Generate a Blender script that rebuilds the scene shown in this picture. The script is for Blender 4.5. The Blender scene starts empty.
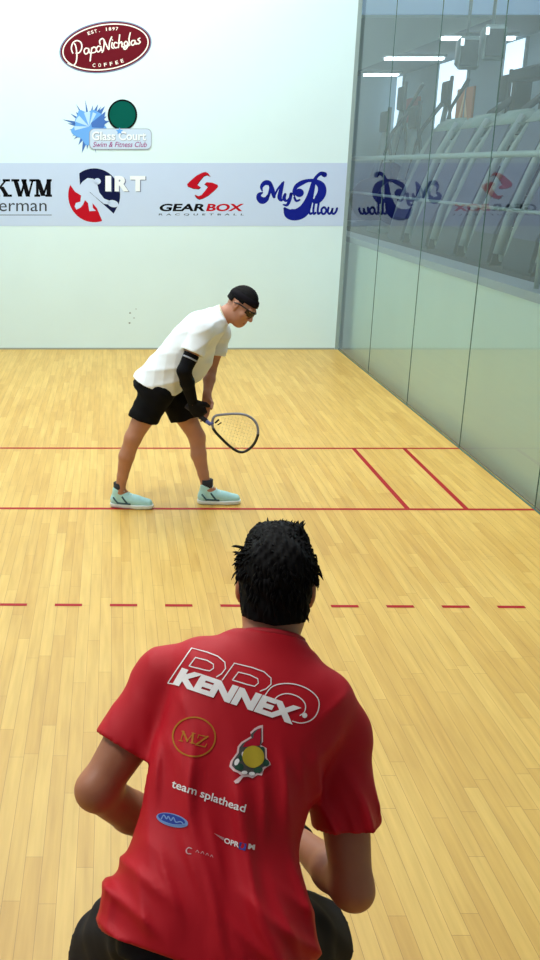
import bpy, bmesh, math, random
import numpy as np
from mathutils import Vector, Matrix
from mathutils.bvhtree import BVHTree
from mathutils.geometry import tessellate_polygon
random.seed(7)
C = bpy.context.scene.collection
PI = math.pi

# ------------------------------------------------------------------ camera
F, PITCH, CX, CAMX, CAMY, CAMZ = 992.2, 0.30702, 112.5, -2.8444, -12.4094, 2.2084
SP, CP = math.sin(PITCH), math.cos(PITCH)
cam_d = bpy.data.cameras.new('camera')
cam = bpy.data.objects.new('camera', cam_d); C.objects.link(cam)
cam.location = (CAMX, CAMY, CAMZ); cam.rotation_euler = (PI/2 - PITCH, 0, 0)
cam_d.sensor_fit = 'VERTICAL'; cam_d.sensor_height = 24
cam_d.lens = F/960*24
cam_d.shift_x = (270 - CX)/960
cam_d.clip_start = 0.05; cam_d.clip_end = 200
bpy.context.scene.camera = cam
CAM = Vector((CAMX, CAMY, CAMZ))

def ray(px, py):
    u, v = (px - CX)/F, (480 - py)/F
    return Vector((u, CP + v*SP, -SP + v*CP))
def at(px, py, d):                      # survey point: pixel at horizontal distance d
    r = ray(px, py); return CAM + r*(d/r.y)
def on_floor(px, py, z=0.0):
    r = ray(px, py); return CAM + r*((z - CAMZ)/r.z)
def on_wall(px, py, y=0.0):
    r = ray(px, py); return CAM + r*((y - CAMY)/r.y)
def on_x(px, py, x):
    r = ray(px, py); return CAM + r*((x - CAMX)/r.x)

# ------------------------------------------------------------------ materials
def srgb(r, g, b):
    f = lambda c: c/12.92 if c <= .04045 else ((c + .055)/1.055)**2.4
    return (f(r/255), f(g/255), f(b/255), 1)
def mat(name, col, rough=.5, metal=0., noise=0., nscale=8., spec=.5, emit=None, estr=0., bump=0., bscale=60., sss=0., coat=0.):
    m = bpy.data.materials.new(name); m.use_nodes = True
    nt = m.node_tree; b = nt.nodes['Principled BSDF']
    c = srgb(*col)
    b.inputs['Base Color'].default_value = c
    b.inputs['Roughness'].default_value = rough
    b.inputs['Metallic'].default_value = metal
    b.inputs['Specular IOR Level'].default_value = spec
    if coat: b.inputs['Coat Weight'].default_value = coat
    if sss:
        b.inputs['Subsurface Weight'].default_value = sss
        b.inputs['Subsurface Radius'].default_value = (.01, .004, .002)
    if emit:
        b.inputs['Emission Color'].default_value = srgb(*emit); b.inputs['Emission Strength'].default_value = estr
    if noise or bump:
        tc = nt.nodes.new('ShaderNodeTexCoord')
        if noise:
            n = nt.nodes.new('ShaderNodeTexNoise'); n.inputs['Scale'].default_value = nscale; n.inputs['Detail'].default_value = 4
            nt.links.new(tc.outputs['Object'], n.inputs['Vector'])
            r = nt.nodes.new('ShaderNodeValToRGB')
            r.color_ramp.elements[0].position = .3; r.color_ramp.elements[1].position = .7
            r.color_ramp.elements[0].color = [x*(1 - noise) for x in c[:3]] + [1]
            r.color_ramp.elements[1].color = [min(1, x*(1 + noise)) for x in c[:3]] + [1]
            nt.links.new(n.outputs['Fac'], r.inputs['Fac']); nt.links.new(r.outputs['Color'], b.inputs['Base Color'])
        if bump:
            n2 = nt.nodes.new('ShaderNodeTexNoise'); n2.inputs['Scale'].default_value = bscale
            nt.links.new(tc.outputs['Object'], n2.inputs['Vector'])
            bp = nt.nodes.new('ShaderNodeBump'); bp.inputs['Strength'].default_value = bump; bp.inputs['Distance'].default_value = .01
            nt.links.new(n2.outputs['Fac'], bp.inputs['Height']); nt.links.new(bp.outputs['Normal'], b.inputs['Normal'])
    return m

# ------------------------------------------------------------------ object helpers
def obj(name, verts, faces, m, parent=None, smooth=False):
    me = bpy.data.meshes.new(name); me.from_pydata([tuple(v) for v in verts], [], faces); me.update()
    return link(name, me, m, parent, smooth)
def link(name, me, m, parent=None, smooth=False):
    o = bpy.data.objects.new(name, me); C.objects.link(o)
    if m is not None:
        for q in (m if isinstance(m, (list, tuple)) else [m]): me.materials.append(q)
    if smooth: me.polygons.foreach_set('use_smooth', [True]*len(me.polygons))
    if parent is not None:
        o.parent = parent
        bpy.context.view_layer.update()
        o.matrix_parent_inverse = parent.matrix_world.inverted()
    return o
def bm_obj(name, bm, m, parent=None, smooth=False, local=False):
    me = bpy.data.meshes.new(name); bmesh.ops.recalc_face_normals(bm, faces=bm.faces[:]); bm.to_mesh(me); bm.free()
    o = bpy.data.objects.new(name, me); C.objects.link(o)
    for q in (m if isinstance(m, (list, tuple)) else [m]): me.materials.append(q)
    if smooth: me.polygons.foreach_set('use_smooth', [True]*len(me.polygons))
    if parent is not None:
        o.parent = parent
        if not local:
            bpy.context.view_layer.update()
            o.matrix_parent_inverse = parent.matrix_world.inverted()
    return o
def tag(o, label=None, cat=None, group=None, kind=None):
    if label: o['label'] = label
    if cat: o['category'] = cat
    if group: o['group'] = group
    if kind: o['kind'] = kind
    return o
def thing(name, label, cat, loc=(0, 0, 0), rz=0., group=None):
    o = bpy.data.objects.new(name, None); C.objects.link(o); o.empty_display_size = .1
    o.location = loc; o.rotation_euler = (0, 0, rz)
    return tag(o, label, cat, group)
def copy_tree(o, parent=None):
    c = o.copy(); C.objects.link(c); c.parent = parent
    for ch in list(o.children): copy_tree(ch, c)
    return c
def box(bm, lo, hi, bevel=0.):
    r = bmesh.ops.create_cube(bm, size=1)
    vs = r['verts']
    for v in vs:
        v.co = Vector([lo[i] + (v.co[i] + .5)*(hi[i] - lo[i]) for i in range(3)])
    if bevel:
        es = list({e for v in vs for e in v.link_edges})
        bmesh.ops.bevel(bm, geom=es, offset=bevel, segments=2, affect='EDGES', profile=.6)
def tube(bm, pts, r, n=8, cap=True):
    pts = [Vector(p) for p in pts]
    rr = r if isinstance(r, (list, tuple)) else [r]*len(pts)
    rings = []; prev = None
    for i, p in enumerate(pts):
        t = (pts[min(i+1, len(pts)-1)] - pts[max(i-1, 0)]).normalized()
        a = prev if prev is not None else (Vector((0, 0, 1)) if abs(t.z) < .9 else Vector((1, 0, 0)))
        u = (a - t*a.dot(t)).normalized(); w = t.cross(u); prev = u
        rings.append([bm.verts.new(p + (u*math.cos(2*PI*k/n) + w*math.sin(2*PI*k/n))*rr[i]) for k in range(n)])
    for a, b in zip(rings, rings[1:]):
        for k in range(n): bm.faces.new((a[k], a[(k+1) % n], b[(k+1) % n], b[k]))
    if cap: bm.faces.new(rings[0][::-1]); bm.faces.new(rings[-1])
def hexa(bm, a, b):                     # prism between two quads (lists of 4 points)
    va = [bm.verts.new(p) for p in a]; vb = [bm.verts.new(p) for p in b]
    bm.faces.new(va[::-1]); bm.faces.new(vb)
    for k in range(4): bm.faces.new((va[k], va[(k+1) % 4], vb[(k+1) % 4], vb[k]))
def spline(pts, n=6, closed=False):
    P = [np.array(p, float) for p in pts]; out = []; N = len(P)
    for i in range(N if closed else N - 1):
        g = (lambda j: P[j % N]) if closed else (lambda j: P[max(0, min(N-1, j))])
        p0, p1, p2, p3 = g(i-1), g(i), g(i+1), g(i+2)
        for k in range(n):
            t = k/n
            out.append(.5*((2*p1) + (p2-p0)*t + (2*p0-5*p1+4*p2-p3)*t*t + (3*p1-p0-3*p2+p3)*t**3))
    if not closed: out.append(P[-1])
    return out

# ------------------------------------------------------------------ signed-distance modelling
def V(*a): return np.array(a if len(a) > 1 else a[0], dtype=np.float32)
def nrm(v): v = np.asarray(v, np.float32); return v/np.linalg.norm(v)
class Field:
    def __init__(s, lo, hi, h):
        s.lo = V(list(lo)); s.h = h
        n = np.ceil((V(list(hi)) - s.lo)/h).astype(int) + 1
        s.f = np.full(n, .5, np.float32); s.n = n
    def blank(s):
        g = Field(s.lo, s.lo + s.h, s.h); g.n = s.n; g.f = np.full(s.n, .5, np.float32); return g
    def merge(s, g, k):
        hh = np.clip(.5 + .5*(s.f - g.f)/k, 0, 1); s.f = s.f + (g.f - s.f)*hh - k*hh*(1 - hh)
    def sub(s, lo, hi):
        a = np.clip(np.floor((lo - s.lo)/s.h).astype(int), 0, s.n); b = np.clip(np.ceil((hi - s.lo)/s.h).astype(int) + 1, 0, s.n)
        return tuple(slice(int(i), int(j)) for i, j in zip(a, b)), a, b
    def coords(s, a, b):
        g = [s.lo[i] + s.h*np.arange(a[i], b[i], dtype=np.float32) for i in range(3)]
        return g[0][:, None, None], g[1][None, :, None], g[2][None, None, :]
    def op(s, fn, lo, hi, k, sign=1):
        m = max(k, .03) + .02
        sl, a, b = s.sub(np.asarray(lo, np.float32) - m, np.asarray(hi, np.float32) + m)
        if (b <= a).any(): return
        d = fn(*s.coords(a, b)).astype(np.float32)
        f = s.f[sl]
        if sign > 0:
            if k > 0:
                hh = np.clip(.5 + .5*(f - d)/k, 0, 1); s.f[sl] = f + (d - f)*hh - k*hh*(1 - hh)
            else: s.f[sl] = np.minimum(f, d)
        else:
            d = -d
            if k > 0:
                hh = np.clip(.5 - .5*(f - d)/k, 0, 1); s.f[sl] = f + (d - f)*hh + k*hh*(1 - hh)
            else: s.f[sl] = np.maximum(f, d)
    def cap(s, p, q, r0, r1, k=.02, sq=None, sign=1):
        p, q = V(list(p)), V(list(q)); ax = q - p; L2 = float(ax@ax) + 1e-9
        def fn(x, y, z):
            X, Y, Z = x - p[0], y - p[1], z - p[2]
            a = ax
            if sq is not None:
                u = nrm(sq[0]); kk = 1/sq[1] - 1
                w = (X*u[0] + Y*u[1] + Z*u[2])*kk
                X, Y, Z = X + w*u[0], Y + w*u[1], Z + w*u[2]
                a = ax + u*float(ax@u)*kk
            l2 = float(a@a) + 1e-9
            t = np.clip((X*a[0] + Y*a[1] + Z*a[2])/l2, 0, 1)
            d = np.sqrt((X - t*a[0])**2 + (Y - t*a[1])**2 + (Z - t*a[2])**2) - (r0 + (r1 - r0)*t)
            return d*min(1, sq[1]) if sq is not None else d
        m = max(r0, r1)*(max(1, sq[1]) if sq is not None else 1)
        s.op(fn, np.minimum(p, q) - m, np.maximum(p, q) + m, k, sign)
    def chain(s, pts, rr, k=.02, sq=None):
        for i in range(len(pts) - 1): s.cap(pts[i], pts[i+1], rr[i], rr[i+1], k if i == 0 else min(k, .012), sq)
    def ell(s, c, rad, ax=None, k=.015, sign=1):
        c = V(list(c)); rad = V(list(rad)); A = np.eye(3, dtype=np.float32) if ax is None else np.array([list(a) for a in ax], np.float32)
        def fn(x, y, z):
            X, Y, Z = x - c[0], y - c[1], z - c[2]
            q = [A[i, 0]*X + A[i, 1]*Y + A[i, 2]*Z for i in range(3)]
            k0 = np.sqrt(sum((q[i]/rad[i])**2 for i in range(3))); k1 = np.sqrt(sum((q[i]/rad[i]**2)**2 for i in range(3))) + 1e-6
            return k0*(k0 - 1)/k1
        m = float(rad.max()); s.op(fn, c - m, c + m, k, sign)
    def loft(s, org, R, B, T, st, k=.03, n=2.3):
        org, R, B, T = V(list(org)), V(list(R)), V(list(B)), V(list(T))
        st = np.array(st, np.float32); ts = st[:, 0]
        tt = np.linspace(ts[0], ts[-1], 80); cols = []
        for j in range(1, 5):               # smooth the stations
            y = np.interp(tt, ts, st[:, j]); ker = np.hanning(15); ker /= ker.sum()
            yp = np.pad(y, 7, mode='edge'); cols.append(np.convolve(yp, ker, 'valid'))
        def fn(x, y, z):
            X, Y, Z = x - org[0], y - org[1], z - org[2]
            t = X*T[0] + Y*T[1] + Z*T[2]; a = X*R[0] + Y*R[1] + Z*R[2]; b = X*B[0] + Y*B[1] + Z*B[2]
            tc = np.clip(t, ts[0], ts[-1])
            cx, cy, w, d = [np.interp(tc, tt, c).astype(np.float32) for c in cols]
            u, v = np.abs((a - cx)/w), np.abs((b - cy)/d)
            k0 = (u**n + v**n)**(1/n)
            # first-order distance: (k0-1)/|grad|
            g = np.sqrt((u**(n-1)/w)**2 + (v**(n-1)/d)**2)/np.maximum(k0, 1e-4)**(n-1) + 1e-4
            dd = (k0 - 1)/np.maximum(g, 1/np.maximum(w, d)*.6)
            e = np.abs(t - tc)
            return np.where(e > 0, np.sqrt(np.maximum(dd, 0)**2 + e**2) + np.minimum(dd, 0)*0, dd)
        m = float(np.abs(st[:, 1:]).max()*2)
        p0, p1 = org + T*ts[0], org + T*ts[-1]
        s.op(fn, np.minimum(p0, p1) - m, np.maximum(p0, p1) + m, k)
    def full(s): return s.coords(np.zeros(3, int), s.n)
    def cut(s, p, nv):                      # remove what lies on the side nv points to
        x, y, z = s.full(); nv = nrm(nv)
        s.f = np.maximum(s.f, (x - p[0])*nv[0] + (y - p[1])*nv[1] + (z - p[2])*nv[2])
    def shell(s, th): s.f = np.maximum(s.f, -(s.f + th))
    def mesh(s, name):
        f = np.nan_to_num(s.f, nan=.1)
        f[0] = f[-1] = .1; f[:, 0] = f[:, -1] = .1; f[:, :, 0] = f[:, :, -1] = .1
        sg = f < 0
        c8 = np.zeros(np.array(f.shape) - 1, np.uint8)
        offs = [(i, j, k) for i in (0, 1) for j in (0, 1) for k in (0, 1)]
        for o in offs: c8 += sg[o[0]:f.shape[0]-1+o[0], o[1]:f.shape[1]-1+o[1], o[2]:f.shape[2]-1+o[2]]
        ci = np.argwhere((c8 > 0) & (c8 < 8)); idx = np.full(c8.shape, -1, np.int32); idx[tuple(ci.T)] = np.arange(len(ci))
        acc = np.zeros((len(ci), 3), np.float32); cnt = np.zeros(len(ci), np.float32)
        for a in offs:
            for d in range(3):
                if a[d] == 0:
                    b = list(a); b[d] = 1
                    fa = f[tuple((ci + a).T)]; fb = f[tuple((ci + b).T)]; cr = (fa < 0) != (fb < 0)
                    t = np.where(cr, fa/np.where(cr, fa - fb, 1), 0)
                    pos = np.tile(np.array(a, np.float32), (len(ci), 1)); pos[:, d] += t
                    acc += pos*cr[:, None]; cnt += cr
        v = s.lo + s.h*(ci + acc/cnt[:, None])
        fs = []
        for d in range(3):
            o1, o2 = [(1, 2), (2, 0), (0, 1)][d]
            A = [slice(None)]*3; A[d] = slice(0, -1); Bq = [slice(None)]*3; Bq[d] = slice(1, None)
            s0, s1 = sg[tuple(A)], sg[tuple(Bq)]
            e = np.argwhere(s0 != s1); e = e[(e[:, o1] > 0) & (e[:, o2] > 0) & (e[:, o1] < f.shape[o1]-1) & (e[:, o2] < f.shape[o2]-1)]
            fl = s0[tuple(e.T)]
            q = []
            for da, db in ((-1, -1), (0, -1), (0, 0), (-1, 0)):
                g = e.copy(); g[:, o1] += da; g[:, o2] += db; q.append(idx[tuple(g.T)])
            q = np.stack(q, 1); q[~fl] = q[~fl][:, ::-1]; fs.append(q)
        fs = np.concatenate(fs)
        me = bpy.data.meshes.new(name)
        me.vertices.add(len(v)); me.vertices.foreach_set('co', v.astype(np.float32).ravel())
        me.loops.add(len(fs)*4); me.loops.foreach_set('vertex_index', fs.astype(np.int32).ravel())
        me.polygons.add(len(fs)); me.polygons.foreach_set('loop_start', np.arange(0, len(fs)*4, 4, dtype=np.int32))
        me.update(calc_edges=True); me.validate()
        me.polygons.foreach_set('use_smooth', [True]*len(me.polygons))
        return me
def face_centers(me):
    n = len(me.polygons); a = np.empty(n*3, np.float32); me.polygons.foreach_get('center', a); return a.reshape(-1, 3)
def smooth_me(me, it=2, lam=.5):
    n = len(me.vertices); co = np.empty(n*3, np.float32); me.vertices.foreach_get('co', co); co = co.reshape(-1, 3)
    e = np.empty(len(me.edges)*2, np.int32); me.edges.foreach_get('vertices', e); e = e.reshape(-1, 2)
    deg = np.bincount(e.ravel(), minlength=n).astype(np.float32)[:, None]
    for i in range(it*2):
        acc = np.zeros_like(co)
        for d in range(3):
            acc[:, d] = np.bincount(e[:, 0], co[e[:, 1], d], n) + np.bincount(e[:, 1], co[e[:, 0], d], n)
        co = co + (lam if i % 2 == 0 else -lam*1.03)*(acc/np.maximum(deg, 1) - co)
    me.vertices.foreach_set('co', co.ravel()); me.update()

# ------------------------------------------------------------------ flat artwork (traced outlines, laid on a surface)
class Art:
    """2-D outlines in survey coordinates; mapped onto a wall or a garment."""
    def __init__(s): s.v = []; s.f = []
    def poly(s, pts):
        pts = [tuple(p[:2]) for p in pts]; b = len(s.v); s.v += pts
        for t in tessellate_polygon([[Vector((p[0], p[1], 0)) for p in pts]]): s.f.append(tuple(b + i for i in t))
        return s
    def disc(s, c, rx, ry=None, rot=0., n=40, a0=0., a1=2*PI):
        ry = ry or rx; b = len(s.v); s.v.append(tuple(c))
        full = abs(a1 - a0 - 2*PI) < 1e-6
        for k in range(n + (0 if full else 1)):
            a = a0 + (a1 - a0)*k/n; x, y = rx*math.cos(a), ry*math.sin(a)
            s.v.append((c[0] + x*math.cos(rot) - y*math.sin(rot), c[1] + x*math.sin(rot) + y*math.cos(rot)))
        for k in range(n): s.f.append((b, b+1+k, b+1+((k+1) % n if full else k+1)))
        return s
    def stroke(s, pts, w, closed=False):
        P = [np.array(p[:2], float) for p in pts]; N = len(P); b = len(s.v)
        W = w if isinstance(w, (list, tuple, np.ndarray)) else [w]*N
        for i in range(N):
            if closed: d = P[(i+1) % N] - P[i-1]
            else: d = P[min(i+1, N-1)] - P[max(i-1, 0)]
            l = np.hypot(*d) + 1e-9; nn = np.array((-d[1], d[0]))/l*W[i]/2
            s.v += [tuple(P[i] + nn), tuple(P[i] - nn)]
        for i in range(N if closed else N-1):
            j = (i+1) % N; s.f.append((b+2*i, b+2*i+1, b+2*j+1, b+2*j))
        if not closed:
            for e in (0, N-1): s.disc(P[e], W[e]/2, n=8)
        return s
    def curve(s, pts, w, n=5, closed=False):
        if len(pts[0]) == 3:
            q = spline(pts, n, closed); return s.stroke(q, [p[2] for p in q], closed)
        return s.stroke(spline(pts, n, closed), w, closed)
    def text(s, body, o, xd, yd, shear=0., bold=0., space=1., outline=0.):
        """text fitted in the parallelogram o (lower left), o+xd, o+yd"""
        cu = bpy.data.curves.new('t', 'FONT'); cu.body = body; cu.offset = bold; cu.space_character = space; cu.resolution_u = 4
        ob = bpy.data.objects.new('t', cu); C.objects.link(ob); bpy.context.view_layer.update()
        me = bpy.data.meshes.new_from_object(ob.evaluated_get(bpy.context.evaluated_depsgraph_get()))
        vs = [v.co.copy() for v in me.vertices]; fs = [tuple(p.vertices) for p in me.polygons]
        bpy.data.objects.remove(ob); bpy.data.curves.remove(cu); bpy.data.meshes.remove(me)
        x0, x1 = min(v.x for v in vs), max(v.x for v in vs); y0, y1 = min(v.y for v in vs), max(v.y for v in vs)
        b = len(s.v)
        for v in vs:
            a, c = (v.x - x0)/(x1 - x0), (v.y - y0)/(y1 - y0)
            s.v.append((o[0] + a*xd[0] + c*yd[0] + shear*c, o[1] + a*xd[1] + c*yd[1]))
        s.f += [tuple(b + i for i in f) for f in fs]
        return s
    def make(s, name, M, m, parent, sub=0., lift=None):
        bm = bmesh.new(); vs = [bm.verts.new((p[0], p[1], 0)) for p in s.v]
        for f in s.f:
            try: bm.faces.new([vs[i] for i in f])
            except ValueError: pass
        if sub:
            bmesh.ops.triangulate(bm, faces=bm.faces[:])
            for _ in range(6):
                es = [e for e in bm.edges if e.calc_length() > sub]
                if not es: break
                bmesh.ops.subdivide_edges(bm, edges=es, cuts=1, use_grid_fill=False)
                bmesh.ops.triangulate(bm, faces=bm.faces[:])
        bad = []; bm.verts.ensure_lookup_table()
        for i, v in enumerate(bm.verts):
            p = M(v.co.x, v.co.y)
            if lift and p is not None: p = p + Vector((0, -.00012*lift[i], 0))
            if p is None: bad.append(v)
            else: v.co = p
        if bad: bmesh.ops.delete(bm, geom=bad, context='VERTS')
        me = bpy.data.meshes.new(name); bm.to_mesh(me); bm.free()
        return link(name, me, m, parent)
def crop(x0, y0, sc):                      # coordinates read on an enlarged detail -> survey coordinates
    def f(pts): return [(x0 + p[0]/sc, y0 + p[1]/sc) + ((p[2]/sc,) if len(p) > 2 else ()) for p in pts]
    return f
# ================================================================== THE COURT
m_floor = bpy.data.materials.new('maple_floor'); m_floor.use_nodes = True
nt = m_floor.node_tree; bs = nt.nodes['Principled BSDF']
tc = nt.nodes.new('ShaderNodeTexCoord'); sep = nt.nodes.new('ShaderNodeSeparateXYZ'); com = nt.nodes.new('ShaderNodeCombineXYZ')
nt.links.new(tc.outputs['Object'], sep.inputs[0])
def mth(op, a, b=None):
    n = nt.nodes.new('ShaderNodeMath'); n.operation = op
    for i, q in enumerate((a, b)):
        if q is None: continue
        if isinstance(q, (int, float)): n.inputs[i].default_value = q
        else: nt.links.new(q, n.inputs[i])
    return n.outputs[0]
rowid = mth('FLOOR', mth('DIVIDE', sep.outputs['X'], .057)); wn = nt.nodes.new('ShaderNodeTexWhiteNoise'); wn.noise_dimensions = '1D'; nt.links.new(rowid, wn.inputs['W'])
nt.links.new(mth('ADD', sep.outputs['Y'], mth('MULTIPLY', wn.outputs['Value'], 3.1)), com.inputs['X']); nt.links.new(sep.outputs['X'], com.inputs['Y'])
def brick(c1, c2, mort, off):
    b = nt.nodes.new('ShaderNodeTexBrick')
    b.inputs['Scale'].default_value = 1; b.inputs['Brick Width'].default_value = .82; b.inputs['Row Height'].default_value = .057
    b.inputs['Mortar Size'].default_value = .0009; b.inputs['Mortar Smooth'].default_value = .3; b.inputs['Bias'].default_value = off
    b.offset = .0; b.offset_frequency = 2; b.squash = 1
    b.inputs['Color1'].default_value = c1; b.inputs['Color2'].default_value = c2; b.inputs['Mortar'].default_value = mort
    nt.links.new(com.outputs[0], b.inputs['Vector']); return b
bk = brick(srgb(217, 181, 97), srgb(202, 161, 77), srgb(158, 120, 56), -.1)
mp = nt.nodes.new('ShaderNodeMapping'); mp.inputs['Scale'].default_value = (26, 1.6, 1); nt.links.new(tc.outputs['Object'], mp.inputs['Vector'])
gn = nt.nodes.new('ShaderNodeTexNoise'); gn.inputs['Scale'].default_value = 1.5; gn.inputs['Detail'].default_value = 5; nt.links.new(mp.outputs[0], gn.inputs['Vector'])
gr = nt.nodes.new('ShaderNodeValToRGB'); gr.color_ramp.elements[0].position = .25; gr.color_ramp.elements[1].position = .75
gr.color_ramp.elements[0].color = (.80, .76, .66, 1); gr.color_ramp.elements[1].color = (1.03, 1.03, 1.03, 1); nt.links.new(gn.outputs['Fac'], gr.inputs['Fac'])
mx = nt.nodes.new('ShaderNodeMix'); mx.data_type = 'RGBA'; mx.blend_type = 'MULTIPLY'; mx.inputs['Factor'].default_value = 1
nt.links.new(bk.outputs['Color'], mx.inputs['A']); nt.links.new(gr.outputs['Color'], mx.inputs['B'])
bn = nt.nodes.new('ShaderNodeTexNoise'); bn.inputs['Scale'].default_value = 1.1; bn.inputs['Detail'].default_value = 3; nt.links.new(tc.outputs['Object'], bn.inputs['Vector'])
br = nt.nodes.new('ShaderNodeValToRGB'); br.color_ramp.elements[0].position = .35; br.color_ramp.elements[1].position = .7
br.color_ramp.elements[0].color = (.94, .90, .82, 1); br.color_ramp.elements[1].color = (1, 1, 1, 1); nt.links.new(bn.outputs['Fac'], br.inputs['Fac'])
mx2 = nt.nodes.new('ShaderNodeMix'); mx2.data_type = 'RGBA'; mx2.blend_type = 'MULTIPLY'; mx2.inputs['Factor'].default_value = 1
nt.links.new(mx.outputs['Result'], mx2.inputs['A']); nt.links.new(br.outputs['Color'], mx2.inputs['B'])
nt.links.new(mx2.outputs['Result'], bs.inputs['Base Color'])
bs.inputs['Roughness'].default_value = .42; bs.inputs['Specular IOR Level'].default_value = .45

m_wall = mat('court_white_wall', (208, 230, 234), rough=.55, noise=.012, nscale=1.5)
m_ceil = mat('court_ceiling', (235, 238, 236), rough=.8)
m_line = mat('court_red_paint', (158, 16, 28), rough=.5, spec=.15)
m_dark_trim = mat('dark_joint', (120, 132, 132), rough=.6)
def struct(name, lo, hi, m, bevel=0.):
    bm = bmesh.new(); box(bm, lo, hi, bevel); return tag(bm_obj(name, bm, m), kind='structure')
floor = struct('floor', (-6.1, -13.6, -.1), (0.02, 0, 0), m_floor)
wall_front = struct('wall_front', (-6.2, 0, -.1), (0, .12, 6.1), m_wall)
wall_left = struct('wall_left', (-6.2, -13.6, -.1), (-6.1, 0, 6.1), m_wall)
ceiling = struct('ceiling', (-6.2, -13.6, 6.1), (.05, .12, 6.2), m_ceil)
tag(floor, 'pale maple strip floor of the court with red painted lines')
def fline(name, a, b, w, m=m_line):
    """painted line on the floor from a to b (x, y)"""
    a, b = Vector((a[0], a[1], 0)), Vector((b[0], b[1], 0)); d = (b - a).normalized(); s = Vector((-d.y, d.x, 0))*w/2
    z = Vector((0, 0, .0012))
    return obj(name, [a - s + z, b - s + z, b + s + z, a + s + z], [(0, 1, 2, 3)], m, floor)
fline('service_line', (-6.1, -4.575), (-.01, -4.59), .036)
fline('short_line', (-6.1, -6.06), (-.01, -6.105), .036)
fline('service_box_line', (-.872, -4.6), (-.854, -6.08), .034)
fline('service_box_line', (-.458, -4.6), (-.458, -6.085), .034)
for k in range(-6, 13):
    x = -3.367 + .2905*k
    if x < -.4 : fline('receiving_line_dash', (x - .072, -7.62 - .0032*k), (x + .072, -7.62 - .0032*(k + .5)), .03)
struct('trim_1', (-6.1, -.008, 0), (-.05, 0, .02), mat('painted_shadow_line', (150, 158, 150), rough=.8))  # thin grey strip paints the shadow line along the wall foot

# sponsor band on the front wall
m_band = mat('band_vinyl', (186, 203, 230), rough=.5)
zt, zb = on_wall(170, 163).z, on_wall(170, 226).z
tag(struct('trim_2', (-6.1, -.002, zb), (-.045, 0, zt), m_band), 'pale blue sponsor band across the front wall')

# scuffs
m_scuff = mat('scuff', (120, 130, 132), rough=.8)
a = Art()
for x, y, r in ((130, 313, 1.0), (134, 318, .7), (129.5, 323, 1.1), (136, 309, .6)): a.disc((x, y), r, r*.7, n=8)
WM = lambda lay: (lambda x, y: on_wall(x, y, -.0012*lay - .0022))
a.make('scuff_marks', WM(0), m_scuff, wall_front)

# ------------------------------------------------------------------ signs on the front wall
def sign(label, px, py):
    p = on_wall(px, py, -.003)
    return thing('wall_sign', label, 'sign', p)
M = {k: mat('print_' + k, c, rough=.8, spec=.08) for k, c in dict(maroon=(98, 18, 30), cream=(240, 232, 222), navy=(16, 22, 62), red=(178, 16, 34),
     black=(10, 10, 14), blue=(18, 30, 132), grey=(150, 158, 172), white=(228, 236, 240), green=(0, 82, 72), sky=(104, 162, 228), lightblue=(176, 210, 245),
     midblue=(70, 110, 180), pale=(190, 208, 228), purple=(150, 70, 130), band=(190, 206, 232), slate=(112, 120, 150), charcoal=(60, 64, 74)).items()}

# oval coffee sign
t = sign('dark red tilted oval sign with white script, topmost on the front wall', 105, 47)
rot = -math.radians(9)
Art().disc((105.5, 47), 46.5, 25.5, rot, 60).make('border', WM(0), M['slate'], t)
Art().disc((105.5, 47), 45.2, 24.3, rot, 60).make('panel', WM(1), M['maroon'], t)
ring = [(105.5 + 43*math.cos(a)*math.cos(rot) - 22.3*math.sin(a)*math.sin(rot), 47 + 43*math.cos(a)*math.sin(rot) + 22.3*math.sin(a)*math.cos(rot)) for a in np.linspace(0, 2*PI, 70)[:-1]]
Art().stroke(ring, 1.2, True).make('ring', WM(2), M['cream'], t)
k = crop(50, 10, 4.91); a = Art(); w = 7.5/4.91
for s in ([(88, 262), (112, 272), (127, 258), (132, 222), (127, 180), (120, 165)], [(112, 212), (105, 190), (112, 162), (132, 150), (152, 160), (156, 185), (145, 208), (128, 212)],
          [(190, 190), (175, 188), (167, 202), (175, 216), (187, 208), (191, 190), (193, 208), (202, 213)], [(205, 186), (201, 215), (197, 250)], [(203, 195), (214, 182), (226, 188), (224, 205), (206, 211)],
          [(250, 180), (236, 178), (228, 192), (236, 206), (247, 197), (251, 180), (253, 198), (262, 200)],
          [(246, 168), (244, 150), (258, 140), (266, 155), (263, 190), (256, 208)], [(265, 146), (278, 175), (289, 194), (292, 160), (303, 132)],
          [(305, 160), (303, 182), (312, 188)], [(306, 146), (307, 148)], [(330, 162), (318, 160), (313, 174), (321, 186), (333, 182)], [(342, 122), (339, 150), (336, 184)],
          [(338, 168), (350, 156), (354, 168), (353, 180), (362, 180)], [(372, 154), (364, 164), (370, 177), (380, 170), (379, 158), (372, 154)], [(394, 112), (388, 140), (388, 165), (372, 192), (362, 186), (392, 172)],
          [(417, 150), (404, 151), (398, 163), (405, 173), (415, 165), (418, 150), (420, 166), (428, 166)], [(441, 138), (432, 146), (443, 156), (434, 166), (424, 162)]):
    a.curve(k(s), w*.85)
a.make('script_lettering', WM(2), M['cream'], t)
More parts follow.
